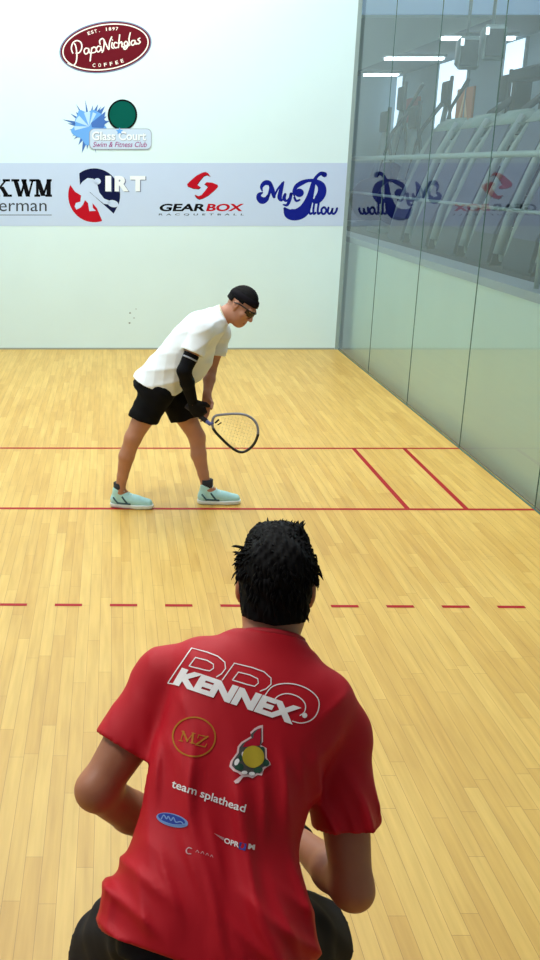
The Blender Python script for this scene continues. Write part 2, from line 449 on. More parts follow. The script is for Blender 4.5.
def arc_text(body, c, rx, ry, a0, a1, h, flip=1):
    A = Art(); n = len(body)
    for i, ch in enumerate(body):
        if ch == ' ': continue
        an = a0 + (a1 - a0)*(i/(n - 1)); x, y = rx*math.cos(an), ry*math.sin(an)
        X, Y = c[0] + x*math.cos(rot) - y*math.sin(rot), c[1] + x*math.sin(rot) + y*math.cos(rot)
        tx, ty = -rx*math.sin(an), ry*math.cos(an); l = math.hypot(tx, ty); tx, ty = tx/l*flip, ty/l*flip
        tx, ty = tx*math.cos(rot) - ty*math.sin(rot), tx*math.sin(rot) + ty*math.cos(rot)
        ww = h*(.25 if ch in '.1' else .75); hh = h*.2 if ch == '.' else h
        A.text(ch, (X - tx*ww/2 + ty*(-h/2), Y - ty*ww/2 + tx*h/2), (tx*ww, ty*ww), (ty*hh, -tx*hh), bold=.02)
    return A
arc_text('EST. 1897', (105.5, 47), 38, 17.5, math.radians(-112), math.radians(-68), 3.3).make('date_lettering', WM(2), M['cream'], t)
arc_text('COFFEE', (105.5, 47), 38, 17.5, math.radians(112), math.radians(68), 3.6, -1).make('word_lettering', WM(2), M['cream'], t)

# splash club sign
t = sign('blue splash club sign with dark green disc and pale rounded nameplate', 108, 125)
k = crop(55, 90, 5.143); rnd = random.Random(3)
a = Art(); c0 = (175, 188)
for an, r0, r1, w in ((195, 95, 140, 8), (188, 80, 112, 10), (170, 85, 105, 9), (240, 88, 135, 7), (228, 90, 100, 14), (215, 85, 118, 8), (262, 80, 140, 7), (292, 75, 125, 14), (301, 85, 122, 10), (308, 95, 135, 16), (280, 80, 112, 9),
                     (330, 70, 105, 18), (345, 70, 110, 20), (105, 80, 142, 16), (95, 80, 120, 12), (120, 70, 110, 14), (75, 80, 145, 7), (50, 90, 165, 8), (140, 78, 104, 9), (150, 80, 100, 8)):
    q = math.radians(an); d = np.array((math.cos(q), math.sin(q))); n_ = np.array((-d[1], d[0]))
    a.poly(k([np.array(c0) + d*r0*.7 + n_*w, np.array(c0) + d*r1, np.array(c0) + d*r0*.7 - n_*w]))
a.make('splash_spikes', WM(0), M['midblue'], t)
blob = [(175 + (82 + 9*math.sin(5*q) + 6*math.sin(9*q + 1))*math.cos(q), 188 + (86 + 9*math.sin(5*q) + 6*math.sin(8*q))*math.sin(q)) for q in np.linspace(0, 2*PI, 60)[:-1]]
Art().poly(k(blob)).make('splash', WM(1), M['sky'], t)
a = Art()
for q0, q1 in ((200, 228), (250, 275), (165, 182), (285, 300)):
    a.poly(k([c0] + [(175 + 76*math.cos(math.radians(q)), 188 + 76*math.sin(math.radians(q))) for q in (q0, (q0+q1)/2, q1)]))
a.make('splash_highlights', WM(2), M['lightblue'], t)
a = Art(); a.poly(k([(185, 170), (260, 110), (252, 150), (262, 160), (250, 195), (190, 192)])); a.make('splash_shade', WM(2), M['midblue'], t)
Art().disc(k([(347, 128)])[0], 76/5.143, 80/5.143).make('disc_edge', WM(2), M['black'], t)
Art().disc(k([(347, 128)])[0], 67/5.143, 71/5.143).make('disc', WM(3), M['green'], t)
def rrect(x0, y0, x1, y1, r):
    return [(cx + r*math.cos(q), cy + r*math.sin(q)) for cx, cy, q0 in ((x1-r, y1-r, 0), (x0+r, y1-r, 90), (x0+r, y0+r, 180), (x1-r, y0+r, 270)) for q in np.radians(np.linspace(q0, q0+90, 6))]
Art().poly(k(rrect(176, 198, 497, 307, 26))).make('nameplate_edge', WM(4), M['grey'], t)
Art().poly(k(rrect(180, 201, 494, 303, 24))).make('nameplate', WM(5), M['pale'], t)
Art().text('Glass Court', k([(192, 262)])[0], (278/5.143, 0), (0, -46/5.143), bold=.04).make('club_lettering_shadow', WM(6), M['grey'], t)
Art().text('Glass Court', k([(190, 259)])[0], (278/5.143, 0), (0, -46/5.143), bold=.02).make('club_lettering', WM(7), M['white'], t)
Art().text('Swim & Fitness Club', k([(194, 294)])[0], (276/5.143, 0), (0, -28/5.143), shear=1.2, bold=.01).make('small_lettering', WM(6), M['purple'], t)
st = [(332 + (20 if i % 2 == 0 else 9)*math.sin(i*PI/5), 212 - (20 if i % 2 == 0 else 9)*math.cos(i*PI/5)) for i in range(10)]
Art().poly(k(st)).make('star', WM(8), M['sky'], t)

# slab serif sign at the frame edge
t = sign('black slab serif lettering over thin smaller lettering, first on the pale band', 20, 195)
k = crop(0, 150, 3.0); a = Art()
def bar(x0, x1, y, th=7): a.poly(k([(x0, y - th/2), (x1, y - th/2), (x1, y + th/2), (x0, y + th/2)]))
def leg(p, q, w): a.poly(k([(p[0]-w/2, p[1]), (p[0]+w/2, p[1]), (q[0]+w/2, q[1]), (q[0]-w/2, q[1])]))
leg((-12, 88), (-12, 140), 13); leg((18, 90), (-8, 122), 7); leg((4, 110), (22, 140), 14)
for b in ((-24, 0, 91), (-24, 0, 137), (8, 30, 91), (10, 36, 137)): bar(*b)
leg((46, 90), (61, 140), 13); leg((75, 94), (61, 140), 7); leg((71, 90), (84, 140), 13); leg((98, 90), (85, 140), 6)
for b in ((34, 58, 91), (64, 80, 91), (88, 106, 91)): bar(*b)
leg((112, 90), (112, 140), 8); leg((114, 90), (130, 138), 14); leg((146, 90), (129, 138), 7); leg((146, 90), (146, 140), 13)
for b in ((104, 118, 91), (140, 155, 91), (103, 121, 137), (136, 156, 137)): bar(*b)
a.make('bold_lettering', WM(0), M['black'], t)
Art().text('erman', k([(-3, 184)])[0], (143/3, 0), (0, -25/3)).make('thin_lettering', WM(0), M['charcoal'], t)
Art().poly(k([(-40, 194), (155, 194), (155, 196), (-40, 196)])).make('rule', WM(0), M['charcoal'], t)

# round player sign
t = sign('navy and red round sign with white racquet player cut out of it', 100, 195)
k = crop(60, 160, 6.0)
arc = lambda a0, a1, n=14: [(205 + 156*math.cos(math.radians(q)), 212 - 162*math.sin(math.radians(q))) for q in np.linspace(a0, a1, n)]
Art().poly(k([(120, 155), (115, 82)] + arc(124, -18, 22) + [(322, 322), (265, 270), (180, 195), (150, 160)])).make('navy_sector', WM(0), M['navy'], t)
Art().poly(k([(62, 150), (90, 190), (130, 215), (175, 235), (222, 290), (252, 362)] + arc(-73, -205, 20)[::1])).make('red_sector', WM(0), M['red'], t)
a = Art().disc(k([(224, 128)])[0], 21/6, 19/6)
a.poly(k([(135, 130), (165, 108), (200, 112), (222, 140), (236, 195), (265, 232), (300, 245), (295, 268), (262, 262), (205, 215), (178, 190), (172, 215), (195, 255), (197, 288), (216, 305), (176, 307), (168, 258), (150, 240), (138, 268), (124, 285), (98, 298), (88, 278), (95, 258), (122, 250), (128, 205), (112, 160)]))
a.disc(k([(318, 262)])[0], 33/6, 21/6, .25)
a.make('player_cutout', WM(1), M['band'], t)
for nm, dx, m_, ly in (('letter_shadow', 6, 'slate', 2), ('lettering', 0, 'white', 3)):
    a = Art()
    for ch, x0, x1 in (('I', 272, 306), ('R', 328, 412), ('T', 420, 512)): a.text(ch, k([(x0 + dx, 188 + dx*.6)])[0], ((x1 - x0)/6, 0), (0, -93/6), bold=.055)
    a.make(nm, WM(ly), M[m_], t)

# red emblem sign with black and red italic lettering
t = sign('red angular S emblem over wide black and red italic lettering', 202, 195)
k = crop(150, 165, 5.4); a = Art(); hs = [(300, 37), (315, 45), (326, 62), (306, 54), (290, 60), (268, 86), (254, 106), (273, 120), (262, 129), (232, 127), (203, 115), (200, 104), (215, 88), (250, 58), (280, 42)]
b_ = [(284*2 - x, 111*2 - y) for x, y in hs]
Art().poly(k([(x*1.0 + 2, y + 3) for x, y in hs])).poly(k([(x - 2, y + 3) for x, y in b_])).make('emblem_shadow', WM(0), M['black'], t)
Art().poly(k(hs)).poly(k(b_)).make('emblem', WM(1), M['red'], t)
Art().text('GEAR', k([(46, 250)])[0], (250/5.4, 0), (0, -41/5.4), shear=12/5.4, bold=.035).make('black_lettering', WM(0), M['black'], t)
Art().text('BOX', k([(302, 250)])[0], (196/5.4, 0), (0, -41/5.4), shear=12/5.4, bold=.035).make('red_lettering', WM(0), M['red'], t)
Art().text('RACQUETBALL', k([(46, 274)])[0], (460/5.4, 0), (0, -12/5.4), shear=3/5.4, bold=.02, space=2.0).make('small_lettering', WM(0), M['charcoal'], t)

# blue swash lettering sign
t = sign('royal blue curly swash lettering, last sign on the band by the glass', 298, 195)
k = crop(250, 165, 5.4); a = Art(); lift, lift_n = [], []
for s in ([(97, 166, 12), (88, 184, 22), (66, 192, 30), (50, 178, 26), (50, 160, 18), (66, 150, 8)], [(66, 140, 6), (62, 118, 14), (78, 98, 20), (98, 96, 22), (112, 108, 16), (108, 140, 12), (98, 172, 12)],
          [(110, 104, 18), (122, 140, 20), (130, 172, 14)], [(130, 172, 8), (150, 130, 9), (182, 92, 8)], [(176, 100, 14), (166, 140, 18), (160, 175, 20), (170, 190, 12), (182, 180, 5)],
          [(190, 158, 12), (184, 180, 16), (196, 194, 10), (212, 180, 8), (222, 156, 12)], [(222, 156, 14), (214, 190, 14), (200, 216, 12), (180, 214, 6)],
          [(402, 52, 24), (382, 46, 16), (358, 66, 14), (342, 100, 20), (330, 150, 26), (314, 200, 36), (290, 246, 50), (250, 268, 50), (210, 262, 44), (188, 236, 14)],
          [(240, 166, 8), (236, 146, 12), (250, 116, 18), (280, 96, 20), (316, 84, 14), (352, 88, 20), (384, 112, 34), (388, 150, 38), (366, 186, 34), (344, 194, 20), (334, 180, 8)],
          [(240, 176, 10), (250, 194, 10), (268, 188, 8)]):
    a.curve([(p[0], p[1], p[2]*1.25) for p in k(s)], 0); lift += [len(lift_n)]*(len(a.v) - len(lift)); lift_n.append(0)
for s in ([(326, 218), (320, 244), (324, 264), (334, 260)], [(348, 200), (342, 240), (344, 264), (354, 258)], [(372, 200), (366, 240), (368, 264), (378, 258)], [(398, 228), (386, 240), (390, 262), (404, 262), (412, 244), (404, 230), (398, 228)],
          [(424, 230), (420, 252), (428, 264), (440, 252), (446, 232), (442, 256), (452, 264), (464, 252), (470, 234)]):
    a.curve(k(s), 11.5/5.4); lift += [len(lift_n)]*(len(a.v) - len(lift)); lift_n.append(0)
a.disc(k([(330, 206)])[0], 1.0)
lift += [len(lift_n)]*(len(a.v) - len(lift)); lift_n.append(0); a.disc(k([(266, 150)])[0], 4.6, 4.2)
lift += [len(lift_n)]*(len(a.v) - len(lift))
a.make('lettering', WM(0), M['blue'], t, lift=lift)

# ------------------------------------------------------------------ glass side wall
m_glass = bpy.data.materials.new('court_glass'); m_glass.use_nodes = True; nt = m_glass.node_tree; nt.nodes.clear()
out = nt.nodes.new('ShaderNodeOutputMaterial'); mixs = nt.nodes.new('ShaderNodeMixShader'); tr = nt.nodes.new('ShaderNodeBsdfTransparent'); gl = nt.nodes.new('ShaderNodeBsdfGlossy')
fr = nt.nodes.new('ShaderNodeFresnel'); fr.inputs['IOR'].default_value = 1.46
tr.inputs['Color'].default_value = (.96, .995, .99, 1); gl.inputs['Color'].default_value = (.93, .98, 1, 1); gl.inputs['Roughness'].default_value = 0.0
nt.links.new(fr.outputs[0], mixs.inputs[0]); nt.links.new(tr.outputs[0], mixs.inputs[1]); nt.links.new(gl.outputs[0], mixs.inputs[2]); nt.links.new(mixs.outputs[0], out.inputs['Surface'])
PW = 1.524
m_joint = mat('glass_joint', (70, 104, 96), rough=.5)
m_edge = mat('glass_edge_channel', (140, 156, 158), rough=.5)
for i in range(8):
    y0, y1 = -PW*i, -PW*(i+1)
    tag(obj('window_%d' % (i+1), [(0, y0, 0.01), (0, y1, 0.01), (0, y1, 6.09), (0, y0, 6.09)], [(0, 1, 2, 3)], m_glass), kind='structure')
    struct('trim_%d' % (i+3), (-.003, y1 - .0035, 0), (.003, y1 + .0035, 6.1), m_joint)
struct('trim_11', (-.045, -.004, 0), (.0, 0.0, 6.1), mat('corner_channel', (136, 154, 154), rough=.6))
struct('trim_12', (-.010, -12.19, 0), (.0, 0, .006), m_joint)

# ================================================================== THE GYM BEHIND THE GLASS
m_low = mat('pale_green_wall', (226, 246, 240), rough=.7, noise=.02, nscale=1.2)
m_gfloor = mat('gym_carpet', (92, 98, 104), rough=.9, noise=.15, nscale=30)
m_gwall = mat('gym_wall', (138, 160, 172), rough=.8)
m_soffit = mat('gym_soffit', (150, 178, 170), rough=.8)
m_gceil = mat('gym_ceiling_tile', (92, 108, 118), rough=.9)
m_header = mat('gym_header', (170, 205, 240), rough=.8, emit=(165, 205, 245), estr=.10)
ZG = 1.36
struct('wall_low', (.16, -13.6, -.1), (.26, 16, ZG - .06), m_low)
struct('trim_13', (.09, -13.6, ZG - .06), (.34, 16, ZG + .005), mat('ledge_curb', (176, 188, 198), rough=.6))
tag(struct('gym_floor', (.26, -13.6, ZG - .12), (4.5, 16, ZG), m_gfloor), 'raised dark carpet floor of the gym behind the glass')
struct('wall_gym', (4.5, -13.6, 0), (4.6, 16, 6.2), m_gwall)
struct('wall_gym_end', (.12, 15, 0), (4.6, 15.1, 6.2), m_gwall)
struct('gym_ceiling', (3.0, 4.2, 4.4), (4.6, 15.1, 4.5), m_gceil)
struct('gym_soffit', (.0, 4.2, 4.36), (3.0, 15.1, 4.5), m_soffit)
struct('gym_header', (.0, 4.1, 4.4), (4.6, 4.2, 6.2), m_header)
struct('gym_ceiling_near', (.06, -13.6, 6.1), (4.6, 4.1, 6.2), mat('gym_high_ceiling', (200, 215, 230), rough=.9))
# bright windows on the far side wall
m_wlight = mat('daylight_window', (225, 242, 255), rough=.4, emit=(215, 238, 255), estr=1.15)
m_wframe = mat('window_frame', (120, 134, 142), rough=.6)
for i, (pa, pb) in enumerate(((357, 366), (388, 404), (439, 468), (503, 523))):
    ya, yb = on_x(pa, 90, 4.5).y, on_x(pb, 90, 4.5).y
    w = struct('window_%d' % (9 + i), (4.47, yb, 3.0), (4.5, ya, 4.36), m_wlight)
    bm = bmesh.new()
    for a_, b_ in (((4.44, yb - .06, 2.94), (4.49, yb, 4.38)), ((4.44, ya, 2.94), (4.49, ya + .06, 4.38)), ((4.44, yb, 2.94), (4.49, ya, 3.0))): box(bm, a_, b_)
    bm_obj('window_frame', bm, m_wframe, w)

# ceiling tube lights of the gym
m_tube = mat('lit_tube', (255, 255, 255), emit=(235, 248, 255), estr=5.)
m_house = mat('light_housing', (190, 200, 205), rough=.5)
labs = ['lit ceiling tube farthest back in the gym, just over the far machines', 'long lit ceiling tube in the middle of the row behind the glass', 'lit ceiling tube nearest the camera in the row behind the glass']
for (px, py, wpx), lb in zip(((381, 76, 32), (414, 60, 54), (478, 40, 66)), labs):
    p = on_x(px, py, 3.45); r_ = ray(px, py); p = CAM + r_*((4.29 - CAMZ)/r_.z); L = wpx*(p.y - CAMY)/F
    L = min(L, 2.0)
    t = thing('ceiling_light', lb, 'ceiling light', (p.x, p.y, 4.4), 0, 'tube lights on the gym ceiling')
    bm = bmesh.new(); box(bm, (-L/2 - .05, -.11, -.06), (L/2 + .05, .11, 0), .01); bm_obj('housing', bm, m_house, t, local=True)
    bm = bmesh.new(); box(bm, (-L/2, -.08, -.11), (L/2, .08, -.06), .015); bm_obj('diffuser', bm, m_tube, t, local=True)

# guard rail
m_rail = mat('rail_metal', (150, 172, 172), rough=.4, metal=.2)
t = thing('guard_rail', 'grey metal guard rail running along the gym edge behind the glass', 'railing', (.2, -1, ZG))
for z, r in ((2.29, .024), (1.885, .014)):
    bm = bmesh.new(); tube(bm, [(.2, -9, z), (.2, 8, z)], r, 10); bm_obj('rail_bar', bm, m_rail, t, True)
for y in (-8.5, -5.2, 5.0, 7.6):
    bm = bmesh.new(); tube(bm, [(.2, y, ZG), (.2, y, 2.28)], .02, 8); bm_obj('post', bm, m_rail, t, True)

# treadmills (user faces the court, -x)
m_slab = mat('machine_slab', (84, 92, 118), rough=.5, noise=.06, nscale=4)
m_frame = mat('machine_frame', (140, 158, 160), rough=.45)
m_cap = mat('machine_cap', (120, 142, 138), rough=.5)
m_black = mat('machine_black', (44, 52, 58), rough=.6)
m_hood = mat('machine_hood', (78, 88, 98), rough=.5)
m_belt = mat('belt', (52, 54, 58), rough=.8)
m_screen = mat('machine_screen', (40, 52, 60), rough=.3)
def make_treadmill():
    t = thing('treadmill', 'treadmill', 'treadmill')
    bm = bmesh.new(); box(bm, (.15, -.36, .03), (1.75, .36, .17), .03); bm_obj('base', bm, m_frame, t, local=True)
    bm = bmesh.new(); box(bm, (.5, -.25, .165), (1.72, .25, .185), .006); bm_obj('belt', bm, m_belt, t, local=True)
    bm = bmesh.new(); hexa(bm, [(.05, -.33, .0), (.05, .33, .0), (.62, .33, .0), (.62, -.33, .0)], [(.12, -.27, .3), (.12, .27, .3), (.5, .27, .26), (.5, -.27, .26)])
    bmesh.ops.bevel(bm, geom=bm.edges[:], offset=.03, segments=2, affect='EDGES'); bm_obj('motor_hood', bm, m_hood, t, local=True)
    bm = bmesh.new(); hexa(bm, [(.10, -.26, .25), (.10, .26, .25), (.17, .26, .25), (.17, -.26, .25)], [(.50, -.23, 1.24), (.50, .23, 1.24), (.56, .23, 1.24), (.56, -.23, 1.24)])
    bmesh.ops.bevel(bm, geom=bm.edges[:], offset=.02, segments=2, affect='EDGES'); bm_obj('front_panel', bm, m_slab, t, local=True)
    for s in (-1, 1):
        bm = bmesh.new(); tube(bm, [(.14, s*.33, .1), (.2, s*.325, .4), (.42, s*.31, 1.0), (.58, s*.29, 1.30)], [.05, .045, .04, .03], 10); bm_obj('upright', bm, m_frame, t, True, local=True)
        bm = bmesh.new(); tube(bm, [(.5, s*.31, 1.1), (.8, s*.34, 1.08), (1.02, s*.34, .98)], .022, 8); bm_obj('handrail', bm, m_frame, t, True, local=True)
    bm = bmesh.new(); hexa(bm, [(.46, -.34, 1.2), (.46, .34, 1.2), (.78, .34, 1.14), (.78, -.34, 1.14)], [(.60, -.28, 1.36), (.60, .28, 1.36), (.74, .28, 1.36), (.74, -.28, 1.36)])
    bmesh.ops.bevel(bm, geom=bm.edges[:], offset=.035, segments=3, affect='EDGES'); c = bm_obj('console', bm, m_cap, t, True, local=True)
    bm = bmesh.new(); hexa(bm, [(.775, -.22, 1.18), (.775, .22, 1.18), (.78, .22, 1.18), (.78, -.22, 1.18)], [(.752, -.2, 1.33), (.752, .2, 1.33), (.758, .2, 1.33), (.758, -.2, 1.33)])
    bm_obj('screen', bm, m_screen, c, local=True)
    return t
tm = make_treadmill()
tl = ['slanted grey treadmill nearest the camera, cut by the right frame edge behind the glass',
      'slanted grey treadmill behind the mirrored black and red lettering, second from the right edge',
      'slanted grey treadmill behind the mirrored red emblem, third from the right edge',
      'pale slanted treadmill between the mirrored emblem and the mirrored blue swash lettering',
      'slanted treadmill behind the mirrored blue swash lettering, farthest of the treadmills']
for i, y in enumerate((-4.05, -3.13, -2.22, -1.3, -.35)):
    o = tm if i == 0 else copy_tree(tm)
    o.location = (.42, y, ZG); o['label'] = tl[i]; o['group'] = 'treadmills facing the court'
# elliptical trainers
def make_elliptical():
    t = thing('elliptical_trainer', 'elliptical', 'exercise machine')
    bm = bmesh.new(); box(bm, (.1, -.05, 0), (1.7, .05, .08), .01); box(bm, (.1, -.3, 0), (.2, .3, .07), .01); box(bm, (1.6, -.28, 0), (1.7, .28, .07), .01); bm_obj('base_frame', bm, m_frame, t, local=True)
    bm = bmesh.new(); bmesh.ops.create_cone(bm, cap_ends=True, segments=28, radius1=.3, radius2=.3, depth=.16, matrix=Matrix.Translation((.42, 0, .38)) @ Matrix.Rotation(PI/2, 4, 'X'))
    bmesh.ops.bevel(bm, geom=[e for e in bm.edges if len(e.link_faces) == 2 and e.calc_face_angle(0) > 1], offset=.03, segments=2, affect='EDGES'); bm_obj('flywheel_cover', bm, m_black, t, True, local=True)
    bm = bmesh.new(); tube(bm, [(.35, 0, .3), (.5, 0, 1.0), (.56, 0, 1.35)], [.06, .045, .04], 10); bm_obj('mast', bm, m_frame, t, True, local=True)
    bm = bmesh.new(); box(bm, (.5, -.18, 1.3), (.58, .18, 1.58), .03); bm_obj('console', bm, m_black, t, True, local=True)
    for s, dx in ((-1, .1), (1, -.1)):
        bm = bmesh.new(); tube(bm, [(.55 + dx, s*.24, .35), (.6, s*.26, .9), (.62 - dx, s*.26, 1.3), (.74 - dx*2, s*.2, 1.62)], [.022, .022, .025, .03], 8); bm_obj('arm_lever', bm, m_black, t, True, local=True)
        bm = bmesh.new(); box(bm, (.85 + dx, s*.2 - .09, .3 + dx*.6), (1.25 + dx, s*.2 + .09, .34 + dx*.6), .012); tube(bm, [(.55 + dx, s*.22, .35), (1.3 + dx, s*.2, .29 + dx*.6), (1.6, s*.2, .08)], .022, 8); bm_obj('pedal', bm, m_black, t, local=True)
    return t
el = make_elliptical()
ll = ['dark elliptical trainer with raised black arms, nearest of the two by the glass corner', 'dark elliptical trainer with raised black arms right at the corner of the glass']
for i, y in enumerate((1.15, 2.6)):
    o = el if i == 0 else copy_tree(el)
    o.location = (.5, y, ZG); o['label'] = ll[i]; o['group'] = 'elliptical trainers by the glass corner'
dl = ['tall dark exercise machine before a bright window, just left of the orange poster', 'dark exercise machine mostly hidden behind the treadmills, below the hanging televisions', 'tall dark exercise machine standing before the plain red poster']
for lb, (x, y) in zip(dl, ((1.9, 4.4), (2.4, 3.3), (1.5, 5.5))):
    o = copy_tree(el); o.location = (x, y, ZG); o.scale = (1, 1, 1.34); o['label'] = lb; o['group'] = 'machines in the second row'
# dark cable machine behind the treadmills
t = thing('cable_machine', 'tall dark weight machine with pulley arms behind the treadmills', 'exercise machine', (2.85, 1.9, ZG))
def part(name, m, fn, sm=False):
    bm = bmesh.new(); fn(bm); return bm_obj(name, bm, m, t, sm, local=True)
part('base', m_black, lambda b: (box(b, (-.5, -.6, 0), (.5, .6, .08), .02)))
for s in (-1, 1): part('column', m_black, lambda b: box(b, (-.12, s*.5 - .07, .08), (.12, s*.5 + .07, 2.05), .02))
part('top_beam', m_black, lambda b: box(b, (-.14, -.62, 1.95), (.14, .62, 2.12), .03))
part('weight_stack', mat('weights', (84, 92, 98), rough=.5), lambda b: [box(b, (-.1, -.2, .1 + .06*i), (.1, .2, .15 + .06*i), .006) for i in range(14)])
part('pulley_arm', m_black, lambda b: tube(b, [(0, -.5, 1.8), (-.35, -.62, 1.55), (-.62, -.7, 1.1)], .05, 8), True)
part('pulley_arm', m_black, lambda b: tube(b, [(0, .5, 1.8), (-.35, .62, 1.55), (-.62, .7, 1.1)], .05, 8), True)
# hanging televisions
m_tv = mat('tv_shell', (140, 162, 162), rough=.4)
for (px, py, dy), lb in zip(((466, 54, .5), (491, 44, .6)), ('pale box television hung from the gym ceiling, left of the pair', 'pale box television hung from the gym ceiling, right of the pair')):
    p = on_x(px, py, 2.5)
    t = thing('hanging_television', lb, 'television', p, 0, 'televisions over the treadmills')
    part('shell', m_tv, lambda b: (hexa(b, [(-.17, -.16, -.24), (.17, -.16, -.24), (.17, -.16, .24), (-.17, -.16, .24)], [(-.12, .16, -.16), (.12, .16, -.16), (.12, .16, .2), (-.12, .16, .2)]), bmesh.ops.bevel(b, geom=b.edges[:], offset=.03, segments=2, affect='EDGES')), True)
    part('screen', m_screen, lambda b: box(b, (-.13, -.175, -.18), (.13, -.155, .18), .008))
    part('mount_pole', m_frame, lambda b: tube(b, [(0, 0, .2), (0, 0, 6.1 - p.z)], .025, 8), True)
    part('painted_glint', mat('tv_glint', (255, 255, 255), emit=(230, 245, 255), estr=1.5), lambda b: box(b, (-.15, -.182, .10), (-.10, -.170, .2), .006))  # small glowing block stands in for the bright highlight on the set
# posters on the gym wall
def poster(label, px0, px1, py0, py1, c, x=4.47):
    a_, b_ = on_x(px0, (py0+py1)/2, x), on_x(px1, (py0+py1)/2, x)
    zt_, zb_ = on_x((px0+px1)/2, py0, x).z, on_x((px0+px1)/2, py1, x).z
    t = thing('wall_picture', label, 'poster', (x, (a_.y + b_.y)/2, (zt_ + zb_)/2)); H, Wd = (zt_ - zb_)/2, (a_.y - b_.y)/2
    bm = bmesh.new(); box(bm, (-.02, -Wd, -H), (.03, Wd, H), .01); bm_obj('board', bm, c, t, local=True)
    return t, H, Wd
poster('plain red poster on the far gym wall behind the glass', 404, 419, 98, 122, mat('poster_red', (150, 62, 66), rough=.6))
t, H, Wd = poster('orange poster with a pale pointed arch on the far gym wall', 457, 473, 88, 120, mat('poster_orange', (190, 120, 70), rough=.6))
obj('arch', [(-.025, -Wd*.6, -H), (-.025, 0, H*.8), (-.025, Wd*.6, -H), (-.025, Wd*.3, -H), (-.025, 0, H*.3), (-.025, -Wd*.3, -H)], [(0, 1, 4, 5), (1, 2, 3, 4)], mat('poster_pale', (225, 190, 140), rough=.6), t).matrix_parent_inverse = Matrix()

# ================================================================== LIGHT
def area(name, loc, size, energy, col=(1, 1, 1), rot=(0, 0, 0)):
    l = bpy.data.lights.new(name, 'AREA'); l.shape = 'RECTANGLE'; l.size, l.size_y = size; l.energy = energy; l.color = col
    o = bpy.data.objects.new(name, l); C.objects.link(o); o.location = loc; o.rotation_euler = rot; return o
for y in (-1.6, -4.2, -6.8):
    for x in (-4.7, -2.9, -1.2):
        area('court_lamp', (x, y, 6.05), (.6, 1.3), 60, (.93, .99, 1))
area('court_lamp', (-5.3, -10.2, 5.2), (.5, 1.2), 95, (1, .98, .94), (0, -.5, 0)); area('court_lamp', (-1.6, -9.0, 6.05), (.6, 1.3), 18, (1, .98, .94))
area('gym_lamp', (2.4, -1, 5.9), (1.5, 8), 72, (.85, .95, 1))
area('gym_lamp', (2.5, 8.5, 4.3), (1.5, 6), 40, (.85, .95, 1))
wd = bpy.data.worlds.new('world'); bpy.context.scene.world = wd; wd.use_nodes = True
bg = wd.node_tree.nodes['Background']; bg.inputs['Color'].default_value = (.75, .8, .85, 1); bg.inputs['Strength'].default_value = .18
sc = bpy.context.scene
sc.view_settings.view_transform = 'Standard'; sc.view_settings.look = 'None'; sc.view_settings.exposure = .12
sc.cycles.use_denoising = True
sc.cycles.max_bounces = 8; sc.cycles.transparent_max_bounces = 16
# ================================================================== PEOPLE
def skin(name, c, lip, dark=(40, 26, 22)):
    return [mat(name, c, rough=.5, noise=.06, nscale=14, sss=.08), mat(name + '_lip', lip, rough=.45), mat(name + '_eye', (236, 232, 226), rough=.2), mat(name + '_iris', dark, rough=.2), mat(name + '_nail', tuple(min(255, x + 28) for x in c), rough=.35)]
def frame_of(fw, up):
    fw = nrm(list(fw)); r = nrm(np.cross(fw, list(up))); return r, fw, nrm(np.cross(r, fw))
class Head:
    def __init__(s, c, fw, up, sc=1.):
        s.c = V(list(c)); s.r, s.f, s.u = frame_of(fw, up); s.s = sc
    def p(s, x, y, z): return s.c + (s.r*x + s.f*y + s.u*z)*s.s
    def ax(s): return [s.r, s.f, s.u]
    def local(s, P): d = (P - s.c)/s.s; return np.stack([d@s.r, d@s.f, d@s.u], -1)
    def build(s, F):
        e = lambda x, y, z, a, b, c, k=.012, sign=1: F.ell(s.p(x, y, z), (a*s.s, b*s.s, c*s.s), s.ax(), k, sign)
        q = s.s
        e(0, -.008, .03, .074, .094, .088, 0)
        e(0, .03, -.035, .060, .066, .082, .03)
        e(0, .055, -.085, .036, .036, .034, .03)            # chin
        for sx in (-1, 1):
            e(sx*.042, .012, -.062, .022, .045, .035, .03)    # jaw angle
            e(sx*.043, .066, -.022, .022, .022, .018, .02)    # cheekbone
            e(sx*.031, .099, .008, .018, .016, .012, .012, -1)  # eye socket
            e(sx*.031, .080, .006, .0125, .0125, .0125, .003) # eyeball
            e(sx*.030, .087, .016, .017, .011, .006, .006)   # upper lid / brow
            e(sx*.076, -.004, -.002, .010, .020, .032, .006)  # ear
            e(sx*.086, .002, .002, .008, .009, .016, .004, -1)
            e(sx*.073, .004, -.03, .008, .010, .011, .005)    # lobe
        e(0, .084, .028, .048, .014, .012, .015)             # brow ridge
        F.cap(s.p(0, .092, .008), s.p(0, .112, -.026), .008*q, .011*q, .008)   # nose
        F.ell(s.p(0, .113, -.031), (.011*q, .011*q, .010*q), s.ax(), .006)
        for sx in (-1, 1): F.ell(s.p(sx*.011, .101, -.035), (.008*q, .010*q, .007*q), s.ax(), .005)
        e(0, .086, -.064, .024, .012, .0065, .006)           # lips
        e(0, .084, -.075, .020, .012, .007, .006)
        F.cap(s.p(-.02, .098, -.0695), s.p(.02, .098, -.0695), .0025*q, .0025*q, .003, sign=-1)
    def paint(s, me, mats_off=0):
        L = s.local(face_centers(me)); idx = np.zeros(len(L), np.int32)
        lip = ((L[:, 0]/.0235)**2 + ((L[:, 2] + .0695)/.0105)**2 < 1) & (L[:, 1] > .07); idx[lip] = 1
        for sx in (-1, 1):
            d = np.sqrt((L[:, 0] - sx*.031)**2 + (L[:, 1] - .080)**2 + (L[:, 2] - .006)**2); idx[d < .0132] = 2
            di = np.sqrt((L[:, 0] - sx*.031)**2 + (L[:, 2] - .006)**2); idx[(d < .0132) & (di < .006)] = 3
        return idx
